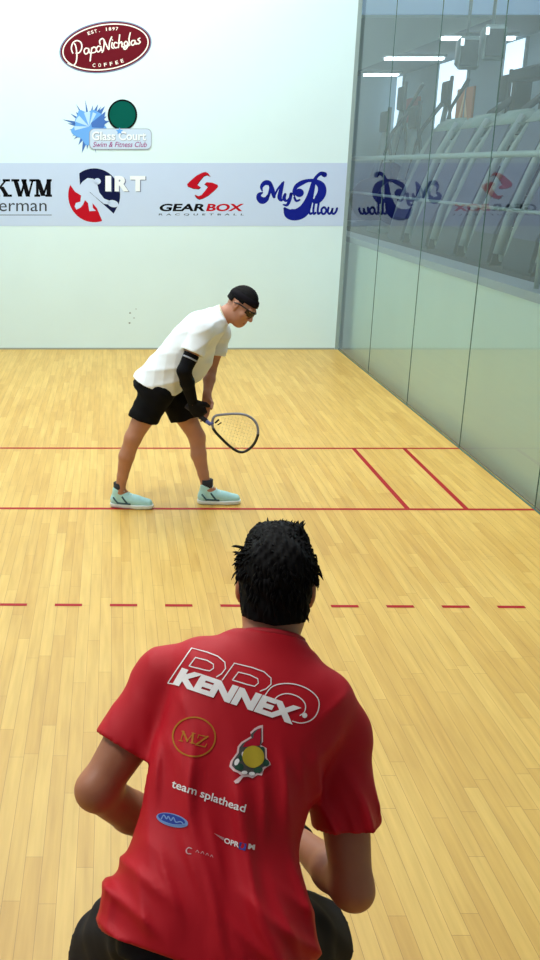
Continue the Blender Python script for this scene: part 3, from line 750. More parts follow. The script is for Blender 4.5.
def hand(F, wrist, dirv, palm, side, curls, thumb_dir, sc=1., spread=.012, k=.008):
    """palm plus five separate fingers; side points to the thumb; returns nail centres"""
    w = V(list(wrist)); d = nrm(list(dirv)); n = nrm(list(palm)); n = nrm(n - d*float(n@d)); sd = nrm(np.cross(d, n)); sd = sd if float(sd@V(list(side))) > 0 else -sd
    A = [sd, d, n]
    F.ell(w + d*.048*sc, (.042*sc, .054*sc, .0165*sc), A, .02)
    F.cap(w - d*.01*sc, w + d*.03*sc, .026*sc, .028*sc, .02, (n, .72))
    nails = []
    for i, (off, L, r) in enumerate(((.029, .94, .0088), (.0098, 1.05, .0092), (-.0098, .97, .0088), (-.028, .78, .0078))):
        p = w + d*(.088 - .006*abs(i - 1.2))*sc + sd*off*sc; a = 0.; dd = nrm(d + sd*off*spread*30)
        F.cap(w + d*.05*sc + sd*off*.8*sc, p, .0105*sc, .0100*sc, k)
        ph = curls[i] if isinstance(curls[i], (list, tuple)) else (curls[i],)*3
        for j, (l, cu) in enumerate(zip((.044, .027, .021), ph)):
            a += cu; q = p + (dd*math.cos(a) + n*math.sin(a))*l*L*sc
            F.cap(p, q, (r - .0004*j)*sc, (r - .0007*(j+1))*sc, .003); p = q
        nails.append((p, nrm(-n*math.cos(a) + dd*math.sin(a))))
    b = w + d*.022*sc + sd*.03*sc; td = nrm(V(list(thumb_dir)))
    p = b + nrm(sd*.8 + d*.55 + td*.4)*.042*sc; F.cap(w + d*.02*sc + sd*.012*sc, b, .017*sc, .0145*sc, .012); F.cap(b, p, .0145*sc, .0112*sc, .006)
    q = p + nrm(d*.6 + td)*.03*sc; F.cap(p, q, .0108*sc, .0098*sc, .004); e = q + nrm(d*.35 + td)*.023*sc; F.cap(q, e, .0098*sc, .0082*sc, .004)
    return nails
def garment(name, F, m, parent, it=1, paint=None):
    me = F.mesh(name)
    if it: smooth_me(me, it)
    o = link(name, me, m, parent)
    if paint is not None: me.polygons.foreach_set('material_index', paint(me)); me.update()
    return o

# ------------------------------------------------------------------ receiver in the red shirt
D0 = 1.93
neck = at(270, 648, D0); hipc = at(213, 905, 1.63)
shL, shR = at(166, 680, 1.93), at(337, 732, 1.86)
elL, elR = at(97, 790, 1.80), at(352, 888, 1.70)
wrL, wrR = at(192, 852, 2.04), at(297, 838, 1.98)
Tt = nrm(list(neck - hipc)); Rr = V(list(shR - shL)); Rr = nrm(Rr - Tt*float(Rr@Tt)); Bb = nrm(np.cross(Rr, Tt))
TL = (neck - hipc).length
hip_pt = lambda r, b, t: V(list(hipc)) + Rr*r + Bb*b + Tt*t
headc = at(275.5, 587, 2.01)
kneeL, kneeR = V(list(hipc)) + V(-.215, .25, -.36), V(list(hipc)) + V(.27, .25, -.31)
ankL, ankR = V(kneeL[0] - .02, kneeL[1] - .10, .09), V(kneeR[0] + .03, kneeR[1] - .10, .09)

hip_floor = (float(hipc.x), float(hipc.y) + .15, 0)
person = thing('person', 'person seen from behind in a red printed T-shirt, crouching in the foreground', 'person', hip_floor, 0)
allp = np.array([list(p) for p in (neck, hipc, shL, shR, elL, elR, wrL, wrR, headc, kneeL, kneeR, ankL, ankR)])
lo, hi = allp.min(0) - .22, allp.max(0) + .22; lo[2] = -.01
H = Head(headc, (.16, 1, -.30), (0.06, .25, 1), 1.03)
Fb = Field(lo, hi, .006)
H.build(Fb)
Fb.chain([H.p(0, -.03, -.045), V(list(neck)) - Bb*.01, hip_pt(0, .0, TL - .06)], [.056, .062, .08], .03)
Fb.loft(hipc, Rr, Bb, Tt, [(-.06, 0, 0, .15, .10), (.12, 0, 0, .135, .09), (.32, 0, 0, .155, .10), (.44, 0, 0, .15, .085), (TL, 0, 0, .07, .06)], .04)
for sh, el, wr, sx in ((shL, elL, wrL, -1), (shR, elR, wrR, 1)):
    sh, el, wr = V(list(sh)), V(list(el)), V(list(wr)); m1 = sh*.5 + el*.5; m2 = el*.68 + wr*.32
    Fb.chain([hip_pt(sx*.06, 0, TL - .07), sh], [.06, .06], .04)
    Fb.chain([sh, m1, el], [.056, .052, .041], .03)
    fd = nrm(wr - el)
    Fb.chain([el, m2, wr], [.043, .046, .029], .02)
    Fb.ell(el - nrm(fd + nrm(sh - el))*.012, (.030, .030, .030), None, .02)
    fwd = nrm(V(-sx*.55, .62, .12) + fd*.5)
    hand(Fb, wr + fd*.012, fwd, V(-sx*.5, -.2, -.75), V(0, .3, 1), [(.9, 1.1, .7)]*4, V(-sx*.6, .5, -.3))
for kn, an, sx in ((kneeL, ankL, -1), (kneeR, ankR, 1)):
    hj = hip_pt(sx*.09, 0, -.03)
    Fb.chain([hj, hj*.5 + kn*.5, kn], [.085, .078, .058], .05)
    calf = kn*.65 + an*.35 + V(0, -.025, 0)
    Fb.chain([kn, calf, an], [.055, .056, .036], .03)
    Fb.chain([an, an + V(sx*.02, .08, -.05)], [.038, .034], .03)
me = Fb.mesh('body'); smooth_me(me, 1)
body = link('body', me, skin('receiver_skin', (170, 108, 80), (150, 80, 68)), person)
me.polygons.foreach_set('material_index', H.paint(me)); me.update()
del Fb
# shirt
Fs = Field(np.minimum(lo, 9), hi, .006)
Fs.loft(hipc, Rr, Bb, Tt, [(-.14, .004, .012, .205, .160), (0, .0, .008, .200, .158), (.13, -.022, -.0, .157, .130), (.28, -.018, 0, .169, .128), (.40, 0, .0, .190, .122), (.475, 0, -.005, .180, .105), (TL - .02, .0, -.01, .105, .078), (TL, .0, -.012, .082, .070)], .0, 2.5)
ends = []; torso_f = Fs.f.copy()
for sh, el, sx in ((shL, elL, -1), (shR, elR, 1)):
    sh, el = V(list(sh)), V(list(el)); ax = nrm(el - sh); L_ = np.linalg.norm(el - sh)
    Fs.chain([hip_pt(sx*.07, -.005, TL - .055), hip_pt(sx*.13, -.005, TL - .08), sh], [.058, .066, .066], .05)
    q = .62; pc = sh + ax*L_*q
    S = Fs.blank(); S.chain([sh, sh + ax*L_*.45, sh + ax*L_*.9], [.066, .066, .069], 0)
    raw = S.f.copy(); S.cut(pc, nrm(ax + V(0, 0, -.15))); kk = .03
    hh = np.clip(.5 + .5*(Fs.f - S.f)/kk, 0, 1); Fs.f = Fs.f + (S.f - Fs.f)*hh - kk*hh*(1 - hh); ends.append((pc, ax, raw)); del S
x, y, z = Fs.full()
X, Y, Z = x - hipc.x, y - hipc.y, z - hipc.z
a = X*Rr[0] + Y*Rr[1] + Z*Rr[2]; b = X*Bb[0] + Y*Bb[1] + Z*Bb[2]; tq = X*Tt[0] + Y*Tt[1] + Z*Tt[2]
ss = lambda v, e0, e1: (lambda q: q*q*(3 - 2*q))(np.clip((v - e0)/(e1 - e0), 0, 1))
low = ss(tq, .36, .20)*ss(tq, -.12, -.04)
ph = a*.86 + tq*(.42 + .8*a) + .010*np.sin(tq*15 + a*8) + .006*np.sin(a*31 - tq*11)
rdg = lambda q: np.clip(1.16*(1 - np.sqrt((np.sin(q)**2 + .02)/1.02)), 0, 1)**1.5
fold = -.021*low*(rdg(ph*33 + .4)*(.35 + .65*np.sin(a*9 + tq*7 + 1.0)**2) + .55*rdg(ph*61 + 2)*np.sin(a*14 - tq*9)**2)
fold = fold - .010*ss(tq, .12, .0)*ss(a, -.02, .10)*rdg(tq*52 + a*20 + .6*np.sin(a*14))
fold = fold - .010*ss(tq, .12, .0)*ss(-a, .06, .15)*rdg(tq*50 + a*24 + .6*np.sin(a*14))
side = ss(np.abs(a), .09, .16)*ss(tq, .54, .44)*ss(tq, .14, .28)*ss(np.abs(a), .185, .155)
fold = fold - .005*side*rdg(tq*34 - np.abs(a)*44 + 1)
sl = ss(np.abs(a), .20, .25)
fold = fold - .002*sl*rdg(tq*34 + a*24 + 1.0*np.sin(b*30))
Fs.f += fold.astype(np.float32)
del X, Y, Z, a, b, tq, ph, low, fold, side, sl
for pc, ax, raw in ends:
    x, y, z = Fs.full(); an_ = nrm(ax + V(0, 0, -.15)); Fs.f = np.where((raw < .045) & (torso_f > .006), np.maximum(Fs.f, (x - pc[0])*an_[0] + (y - pc[1])*an_[1] + (z - pc[2])*an_[2]), Fs.f)
for pc, ax, raw in ends: Fs.cap(pc - ax*.02, pc + ax*.06, .058, .060, 0, sign=-1)
Fs.cut(hip_pt(0, 0, -.098), -Tt)
# neckline: remove what is inside the collar ring
nk = V(list(neck)); nd = nrm(V(list(headc)) - nk)
S = Fs.blank(); S.cap(nk - nd*.05, nk + nd*.09, .078, .070, 0); S.cut(nk + nd*.020, nd); Fs.merge(S, .035); del S
Fs.cap(nk + nd*.045, nk + nd*.25, .058, .062, .0, sign=-1)
m_red = mat('red_jersey', (184, 4, 30), rough=.62, noise=.04, nscale=6, bump=.08, bscale=700, spec=.3)
shirt = garment('shirt', Fs, m_red, person, 1); del Fs
tree = BVHTree.FromPolygons([v.co.copy() for v in shirt.data.vertices], [tuple(p.vertices) for p in shirt.data.polygons])
def SM(lay):
    def f(px, py):
        d = ray(px, py).normalized(); h = tree.ray_cast(CAM, d)
        if h[0] is None: return None
        n = h[1] if h[1].dot(d) < 0 else -h[1]
        return h[0] + n*(.0016 + .0007*lay)
    return f
P = {k: mat('shirt_' + k, c, rough=.75, spec=.1) for k, c in dict(white=(240, 236, 240), gold=(176, 112, 44), pink=(236, 200, 206), grey=(86, 84, 84), yellow=(186, 164, 54), green=(46, 80, 66), red=(176, 26, 50), blue=(52, 70, 156), sky=(120, 150, 206), dim=(206, 160, 168)).items()}
k = crop(160, 640, 3.176); a = Art(); w = 3.4/3.176
a.stroke(k([(26, 137), (101, 27), (150, 40), (184, 53), (206, 72), (208, 92), (196, 108), (180, 118)]), w).stroke(k([(26, 137), (48, 141)]), w)
a.stroke(k([(94, 83), (113, 57), (150, 66), (170, 78), (170, 91), (158, 99), (140, 96), (94, 83)]), w)
a.stroke(k([(198, 128), (236, 75), (290, 88), (330, 102), (352, 122), (352, 142), (336, 156), (318, 163)]), w)
a.stroke(k([(230, 128), (249, 103), (285, 112), (310, 124), (312, 138), (300, 148), (276, 142), (230, 128)]), w)
a.curve(k([(330, 182), (352, 152), (385, 140), (430, 142), (474, 160), (502, 190), (500, 228), (480, 254), (448, 264), (420, 258)]), w)
a.curve(k([(358, 196), (376, 178), (405, 171), (440, 182), (460, 204), (458, 228), (444, 240)]), w)
a.make('outline_lettering', SM(0), P['white'], shirt, 3)
Art().text('KENNEX', k([(42, 141)])[0], (378/3.176, 128/3.176), (30/3.176, -52/3.176), bold=.06).make('bold_lettering', SM(1), P['white'], shirt, 3)
Art().disc(k([(458, 240)])[0], 2.6, 2.6, n=14).make('registered_mark', SM(1), P['white'], shirt)
k = crop(130, 620, 2.571)
ring = [(165 + 54*math.cos(q)*1.0 + 6*math.sin(q), 301 + 50*math.sin(q) - 5*math.cos(q)) for q in np.linspace(0, 2*PI, 44)[:-1]]
Art().stroke(k(ring), 1.5, True).make('gold_ring', SM(0), P['gold'], shirt)
a = Art(); w = 1.6
for s, ww in (([(132, 311), (138, 287)], .9), ([(138, 287), (148, 312)], 2.0), ([(148, 312), (163, 292)], .9), ([(163, 292), (160, 317)], 2.0), ([(127, 310), (137, 312)], .9), ([(155, 316), (166, 318)], .9), ([(134, 286), (141, 288)], .9), ([(160, 291), (168, 293)], .9),
              ([(176, 296), (201, 301)], 1.0), ([(200, 300), (169, 321)], 2.0), ([(168, 321), (193, 327)], 1.0), ([(176, 296), (174, 304)], .9), ([(193, 327), (197, 319)], .9)): a.stroke(k(s), ww*.9)
a.make('gold_letters', SM(0), P['gold'], shirt, 3)
k = crop(220, 715, 9.0)
oline = [(385, 90), (345, 100), (310, 120), (270, 158), (285, 188), (190, 245), (158, 285), (150, 340), (95, 420), (85, 465), (120, 505), (160, 522), (190, 545), (125, 598), (140, 618), (165, 615), (205, 560), (250, 555), (290, 570), (340, 540), (375, 545), (395, 485), (455, 450), (448, 425), (420, 390), (418, 300), (365, 270), (385, 240)]
Art().poly(k(oline)).make('badge_outline', SM(0), P['pink'], shirt, 4)
cx_, cy_ = 280, 370
Art().poly(k([(cx_ + (x - cx_)*.88, cy_ + (y - cy_)*.90) for x, y in oline if not (y > 550 and x < 240)])).make('badge_ground', SM(1), P['grey'], shirt, 4)
Art().poly(k([(366, 118), (340, 130), (300, 175), (300, 205), (225, 250), (200, 290), (280, 285), (355, 275), (365, 200)])).make('badge_peak', SM(2), P['red'], shirt, 4)
a = Art(); a.disc(k([(172, 470)])[0], 4, 3.6, n=16).disc(k([(410, 432)])[0], 3.4, 3.4, n=16).disc(k([(340, 495)])[0], 4.4, 3, n=16).disc(k([(378, 310)])[0], 2.6, 2.6, n=16).disc(k([(180, 390)])[0], 1.6, 3, n=16)
a.make('badge_leaves', SM(2), P['green'], shirt)
a = Art(); a.disc(k([(150, 425)])[0], 2, 3.6, .4, n=16).disc(k([(215, 520)])[0], 3, 1.8, n=16).disc(k([(285, 530)])[0], 3.4, 2, n=16).disc(k([(205, 355)])[0], 1.6, 2.6, n=16); a.make('badge_highlights', SM(2), P['white'], shirt)
Art().disc(k([(295, 378)])[0], 11, 11, n=30).make('badge_ball', SM(3), P['yellow'], shirt, 4)
k = crop(140, 770, 3.857)
Art().text('team splathead', k([(120, 76)])[0], (280/3.857, 98/3.857), (9/3.857, -40/3.857), bold=.015).make('team_lettering', SM(0), P['white'], shirt, 3)
Art().disc(k([(126, 194)])[0], 63/3.857, 25/3.857, .25).make('blue_oval', SM(0), P['sky'], shirt, 4)
Art().disc(k([(124, 190)])[0], 54/3.857, 18/3.857, .25).make('blue_oval_field', SM(1), P['blue'], shirt, 4)
a = Art(); a.curve(k([(85, 190), (95, 175), (105, 190), (112, 180), (122, 196), (132, 184), (142, 202), (160, 200), (170, 208)]), 1.2); a.curve(k([(92, 200), (130, 212), (175, 212)]), 1.0); a.make('blue_oval_script', SM(2), P['sky'], shirt, 3)
Art().text('OPR', k([(322, 282)])[0], (62/3.857, 18/3.857), (3/3.857, -21/3.857), bold=.03).text('M', k([(414, 304)])[0], (24/3.857, 5/3.857), (3/3.857, -20/3.857), bold=.05).make('small_lettering', SM(1), P['white'], shirt, 3)
Art().poly(k([(386, 278), (410, 285), (406, 312), (382, 304)])).make('small_blue_block', SM(0), P['blue'], shirt)
Art().poly(k([(282, 244), (325, 262), (320, 272)])).make('small_flash', SM(0), P['dim'], shirt)
a = Art(); a.curve(k([(200, 304), (188, 300), (180, 310), (184, 322), (196, 324)]), 1.1)
for q in ((222, 314), (240, 320), (258, 326), (276, 332)): a.curve(k([(q[0] - 6, q[1] + 3), (q[0], q[1] - 4), (q[0] + 5, q[1] + 5)]), .55)
a.make('faint_lettering', SM(0), P['dim'], shirt)
m_rib = mat('red_collar', (170, 8, 30), rough=.7)
bm = bmesh.new(); cc = nk + nd*.021; u1 = nrm(np.cross(nd, V(0, 1, 0))); u2 = np.cross(nd, u1)
cpts = []
for q in np.linspace(0, 2*PI, 49):
    o_ = u1*math.cos(q)*.1 + u2*math.sin(q)*.1; h = tree.ray_cast(Vector((cc + o_*1.6 + nd*.0).tolist()), Vector((-o_).tolist()).normalized())
    r_ = .0665; cpts.append(Vector((cc + u1*math.cos(q)*r_ + u2*math.sin(q)*r_).tolist()))
tube(bm, cpts, .0085, 8); bm_obj('collar', bm, m_rib, shirt, True)
# hair
Fh = Field(V(list(headc)) - .2, V(list(headc)) + .2, .0045)
Fh.ell(H.p(0, -.012, .034), (.081*1.03, .104*1.03, .094*1.03), H.ax(), 0)
Fh.ell(H.p(0, -.045, -.045), (.071, .060, .075), H.ax(), .03)
Fh.ell(H.p(0, .03, .10), (.062, .070, .042), H.ax(), .03)
x, y, z = Fh.full(); L = [(x - H.c[0])*ax[0] + (y - H.c[1])*ax[1] + (z - H.c[2])*ax[2] for ax in (H.r, H.f, H.u)]
az = np.arctan2(L[0], -L[1] + .02)
Fh.f += (.0012*np.sin(az*34 + 6*np.sin(L[2]*40)) + .002*np.sin(az*61 + L[2]*90) + .0016*np.sin(L[2]*140 + az*13) + .003*np.sin(L[0]*60 + 2)*np.sin(L[1]*52)*ss(L[2], .02, .08)).astype(np.float32)
face = np.maximum(np.maximum(-(L[1] - .035 - .9*np.maximum(L[2] - .02, -.02)*0 - np.maximum(L[2] - .055, 0)*2.2), L[2] - .075), -(.0)+0*L[0] - 1)
Fh.f = np.maximum(Fh.f, np.minimum(L[1] - .045, .075 - L[2] + 0*L[0] + 0*L[1]))      # clear the face below the fringe
Fh.f = np.maximum(Fh.f, np.minimum(np.minimum(L[1] + .022, .012 - L[2]), np.abs(L[0]) - .02 + 0*L[1]))   # free the ears
Fh.f = np.maximum(Fh.f, (-.070 - L[2]) + .25*np.maximum(L[1] + .05, 0) + .12*np.abs(L[0]))
m_hair = mat('black_hair', (9, 7, 9), rough=.75, noise=.3, nscale=90, spec=.12)
me = Fh.mesh('hair'); bm = bmesh.new(); bm.from_mesh(me)
rnd = random.Random(11)
def lock(P0, out_, along, L_, r):
    p = [P0 - out_*.008, P0 + out_*L_*.12 + along*L_*.45, P0 + out_*L_*.16 + along*L_]
    tube(bm, [Vector(q.tolist()) for q in p], [r, r*.75, r*.1], 5)
for i in range(760):
    th, ze = rnd.uniform(-PI, PI), rnd.uniform(-.75, 1)
    n_ = V(math.sin(th)*math.sqrt(1 - ze*ze), -math.cos(th)*math.sqrt(1 - ze*ze), ze)
    if n_[1] > .42 and n_[2] < .55: continue
    if ze < -.1 and abs(n_[0]) > .75: continue
    if ze < -.62: continue
    lp = V(n_[0]*.085, -.014 + n_[1]*.105, .034 + n_[2]*(.096 if ze > 0 else .125))
    o_ = H.r*n_[0] + H.f*n_[1] + H.u*n_[2]
    al = nrm(-H.u*(1 - max(0, ze)**2*.9) + H.f*(1.1*max(0, ze)) + H.r*rnd.uniform(-.5, .5)); 
    if ze < 0: o_ = o_*.4
    lock(H.p(*lp), o_, al, rnd.uniform(.012, .026), rnd.uniform(.0025, .0045))
for i in range(46):                        # tuft standing on the crown
    lp = V(rnd.uniform(-.030, .052), rnd.uniform(-.02, .06), .124); o_ = nrm(H.u + H.r*rnd.uniform(-.4, .5) + H.f*rnd.uniform(-.2, .5)); lock(H.p(*lp), o_, nrm(H.r*rnd.uniform(-.6, .8) + H.u*.7), rnd.uniform(.012, .022), .0045)
for i in range(9):
    lp = V(-.078 + rnd.uniform(-.006, .006), rnd.uniform(-.06, .0), rnd.uniform(.05, .085)); lock(H.p(*lp), nrm(-H.r + H.u*.3), nrm(-H.u*rnd.uniform(-.3, .8) - H.r*.6), rnd.uniform(.010, .018), .0035)
bm.to_mesh(me); bm.free()
link('hair', me, m_hair, person, True); del Fh
# shorts
Fp = Field(lo, hi, .007)
Fp.loft(hipc, Rr, Bb, Tt, [(-.13, 0, .004, .165, .128), (-.02, 0, .0, .172, .126), (.05, 0, 0, .160, .115)], 0, 2.4)
for kn, sx in ((kneeL, -1), (kneeR, 1)):
    hj = hip_pt(sx*.085, .0, -.05); Fp.chain([hj, hj*.5 + kn*.5, kn + nrm(kn - hj)*.05], [.098, .104, .100], .04)
x, y, z = Fp.full(); Fp.f += (.004*np.sin(x*46 + z*38 + 2*np.sin(y*20))*np.sin(y*33 + z*14)).astype(np.float32)
for kn, sx in ((kneeL, -1), (kneeR, 1)):
    hj = hip_pt(sx*.085, 0, -.05); dv = nrm(kn - hj); pc = hj + (kn - hj)*.93
    x, y, z = Fp.full(); d = (x - pc[0])*dv[0] + (y - pc[1])*dv[1] + (z - pc[2])*dv[2]; Fp.f = np.where(np.sqrt((x - pc[0])**2 + (y - pc[1])**2 + (z - pc[2])**2) < .19, np.maximum(Fp.f, d), Fp.f)
m_short = mat('charcoal_shorts', (33, 31, 36), rough=.85, noise=.1, nscale=10, spec=.15)
garment('shorts', Fp, m_short, person, 1); del Fp
bm = bmesh.new()                            # dark wristband on the right wrist
wv = V(list(wrR)); dv = nrm(wv - V(list(elR))); c_ = wv - dv*.005
tube(bm, [Vector((c_ - dv*.012).tolist()), Vector((c_ + dv*.012).tolist())], .0365, 20); bm_obj('wristband', bm, mat('black_band', (24, 24, 26), rough=.6), person, True)
# shoes
def shoe(parent, ank, fwd, m_up, m_sole, m_lace, m_sock, L_=.29, name='shoe', toe_yaw=0.):
    a_ = V(ank[0], ank[1], 0); f = nrm(V(fwd[0], fwd[1], 0)); s_ = V(-f[1], f[0], 0); u = V(0, 0, 1)
    fl = Field(a_ - .30, a_ + .30 + V(0, 0, -.1), .004); heel = a_ - f*.065
    Q = lambda d, sd, zz: heel + f*d*L_ + s_*sd + u*zz
    fl.chain([Q(.14, 0, .05), Q(.34, 0, .052), Q(.62, .004, .042), Q(.86, .006, .034)], [.038, .040, .042, .034], .02)
    fl.chain([Q(.16, 0, .05), Q(.20, 0, .118)], [.037, .042], .02); fl.chain([Q(.24, 0, .09), Q(.52, .002, .055)], [.034, .034], .02)
    fl.ell(Q(.21, 0, .155), (.033, .033, .045), None, .004, -1)
    fl.cut(Q(0, 0, .016), -u)
    up = garment(name, fl, m_up, parent, 1)
    fl = Field(a_ - .30, a_ + .30 + V(0, 0, -.1), .004)
    fl.chain([Q(.14, 0, .02), Q(.36, 0, .02), Q(.66, .004, .02), Q(.87, .006, .022)], [.042, .040, .047, .038], .02); fl.cut(Q(0, 0, .030), u); fl.cut(Q(0, 0, .002), -u)
    garment('sole', fl, m_sole, up, 1)
    bm = bmesh.new()
    for i in range(5):
        d = .34 + .085*i; zz = .127 - .0165*i - (.004 if i > 2 else 0)
        tube(bm, [Vector(Q(d, -.026, zz - .009).tolist()), Vector(Q(d + .01, 0, zz).tolist()), Vector(Q(d, .026, zz - .012).tolist())], .0032, 6)
    bm_obj('laces', bm, m_lace, up, True)
    bm = bmesh.new(); tube(bm, [Vector((V(*ank)*1.0 + V(0, 0, -.02)).tolist()), Vector((V(*ank) + V(0, 0, .066)).tolist())], [.040, .041], 20); bm_obj('sock', bm, m_sock, parent, True)
    return up
m_gs, m_ws = mat('dark_shoe', (70, 74, 84), rough=.6), mat('white_sole', (228, 230, 228), rough=.5)
m_sockb = mat('black_sock', (28, 28, 34), rough=.8)
shoe(person, ankL, (-.35, 1), m_gs, m_ws, m_ws, m_sockb); shoe(person, ankR, (.35, 1), m_gs, m_ws, m_ws, m_sockb)

# ------------------------------------------------------------------ server in the white shirt (bent over, facing right)
sneck = at(219, 316.5, 6.40); ship = at(160, 382, 6.42)
shN, shF = at(203, 330, 6.22), at(220, 333, 6.58)          # near (right) and far (left) shoulders
elN, wrN = at(184, 371, 6.16), at(193, 403, 6.26)
elF, wrF = at(210.5, 371, 6.56), at(207, 396, 6.42)
hipN, hipF = at(157, 392, 6.34), at(171, 390, 6.52)
knN, knF = at(133, 438, 6.32), at(197, 437, 6.50)
anN, anF = at(119.5, 486, 6.37), at(207, 487, 6.44)
floorN, floorF = on_floor(126, 503), on_floor(215, 503)
anN.z = anF.z = .105
hc = at(241, 306, 6.38)
for nm, a_, b_ in (('torso', sneck, ship), ('upper N', shN, elN), ('fore N', elN, wrN), ('upper F', shF, elF), ('fore F', elF, wrF), ('thigh N', hipN, knN), ('shin N', knN, anN), ('thigh F', hipF, knF), ('shin F', knF, anF)): pass

server = thing('person', 'person in a white T-shirt bending forward at the red line, facing right with a racquet', 'person', (float(ship.x) + .1, float(ship.y), 0))
v = lambda p: V(list(p))
T2 = nrm(v(sneck) - v(ship)); R2 = nrm(V(.05, 1, 0) - T2*float(V(.05, 1, 0)@T2)); B2 = np.cross(R2, T2)   # R2 to the far side, B2 to the back
if B2[2] < 0: B2 = -B2
TL2 = float((sneck - ship).length)
hp2 = lambda r, b, t: v(ship) + R2*r + B2*b + T2*t
H2 = Head(hc, (.66, -.52, -.54), (.52, -.10, .85), 1.0)
allp = np.array([list(p) for p in (sneck, ship, shN, shF, elN, elF, wrN, wrF, hc, knN, knF, anN, anF)])
lo, hi = allp.min(0) - .2, allp.max(0) + .2; lo[2] = -.01
Fb = Field(lo, hi, .005); H2.build(Fb)
Fb.chain([H2.p(0, -.03, -.05), hp2(0, -.01, TL2 + .0), hp2(0, 0, TL2 - .06)], [.052, .058, .075], .03)
Fb.loft(ship, R2, B2, T2, [(-.07, 0, 0, .14, .10), (.1, 0, 0, .125, .085), (.3, 0, 0, .145, .10), (TL2 - .1, 0, 0, .14, .085), (TL2, 0, 0, .07, .06)], .04)
hands = {}
for sh, el, wr, sx in ((shN, elN, wrN, -1), (shF, elF, wrF, 1)):
    sh, el, wr = v(sh), v(el), v(wr)
    Fb.chain([hp2(sx*.06, 0, TL2 - .06), sh], [.06, .055], .04)
    Fb.chain([sh, sh*.5 + el*.5, el], [.052, .047, .037], .03)
    Fb.chain([el, el*.65 + wr*.35, wr], [.038, .040, .025], .02)
for hj, kn, an, fl_ in ((hipN, knN, anN, floorN), (hipF, knF, anF, floorF)):
    hj, kn, an = v(hj), v(kn), v(an)
    Fb.chain([hj, hj*.5 + kn*.5, kn], [.088, .076, .053], .04)
    bk_ = nrm(V(-1, 0, 0) + .3*B2)
    Fb.chain([kn, kn*.66 + an*.34 + bk_*.012, kn*.3 + an*.7 + bk_*.006, an], [.052, .053, .037, .033], .03)
    Fb.chain([an, an + V(.09, 0, -.055)], [.036, .03], .03)
# right hand round the racquet handle, left hand loose beside the throat
throat = at(210, 424, 6.24); butt = at(192, 410, 6.33)
hdir = nrm(v(throat) - v(butt))
fw_ = nrm(v(at(199, 413, 6.27)) - v(wrN))
tmp = Field(lo, hi, .005)
gl_n = hand(tmp, v(wrN), fw_, V(.3, .75, -.2), V(.6, 0, .2), [(1.0, 1.25, .8), (1.05, 1.3, .8), (1.1, 1.3, .8), (1.15, 1.3, .8)], V(.3, .9, -.1), 1.05)
Fb.merge(tmp, .006)
fw2 = nrm(v(at(206, 413, 6.40)) - v(wrF))
nl2 = hand(Fb, v(wrF), fw2, V(-.6, -.5, -.2), V(.6, -.5, 0), [(.25, .35, .3), (.3, .4, .3), (.35, .45, .3), (.4, .5, .35)], V(-.2, -.9, -.1), 1.0)
me = Fb.mesh('body'); smooth_me(me, 1)
body2 = link('body', me, skin('server_skin', (176, 122, 98), (150, 84, 78)), server)
me.polygons.foreach_set('material_index', H2.paint(me)); me.update(); del Fb
# glove on the racquet hand
tmp.f -= .0035
x, y, z = tmp.full(); pc = v(wrN) - fw_*.02; tmp.cut(pc, -fw_)
garment('glove', tmp, mat('black_glove', (10, 10, 16), rough=.8, spec=.2), server, 0); del tmp
# black arm sleeve with pale band
el, wr, sh = v(elN), v(wrN), v(shN); fs_ = Field(lo, hi, .005)
c0_ = sh*.42 + el*.58; fs_.chain([c0_, sh*.25 + el*.75, el], [.051, .049, .0435], 0); fs_.chain([el, el*.65 + wr*.35, wr], [.0435, .046, .031], .02)
fs_.cut(c0_ + nrm(el - sh)*.0, nrm(sh - el)); fs_.cut(wr - nrm(wr - el)*.005, nrm(wr - el))
slv = garment('arm_sleeve', fs_, mat('black_sleeve', (8, 8, 14), rough=.8, spec=.15), server, 1); del fs_
bm = bmesh.new(); ax_ = nrm(el - sh); tube(bm, [Vector((c0_ + ax_*.028).tolist()), Vector((c0_ + ax_*.038).tolist())], .0525, 20); bm_obj('sleeve_band', bm, mat('sleeve_print', (150, 152, 165), rough=.6), slv, True)
# shirt
Fs = Field(lo, hi, .005)
Fs.loft(ship, R2, B2, T2, [(-.13, 0, .014, .185, .146), (.0, 0, .012, .180, .142), (.14, 0, .012, .172, .138), (.30, 0, .018, .182, .142), (TL2 - .12, 0, .024, .178, .130), (TL2 - .06, 0, .018, .150, .104), (TL2 - .005, 0, .0, .088, .07)], 0, 2.4)
ends = []
for sh, el, sx in ((shN, elN, -1), (shF, elF, 1)):
    sh, el = v(sh), v(el); ax = nrm(el - sh); L_ = np.linalg.norm(el - sh); S = Fs.blank()
    Fs.chain([hp2(sx*.08, 0, TL2 - .06), sh], [.062, .064], .05)
    S.chain([sh, sh + ax*L_*.4, sh + ax*L_*.8], [.068, .072, .078], 0); S.cut(sh + ax*L_*.55, ax); Fs.merge(S, .03); ends.append((sh + ax*L_*.55, ax)); del S
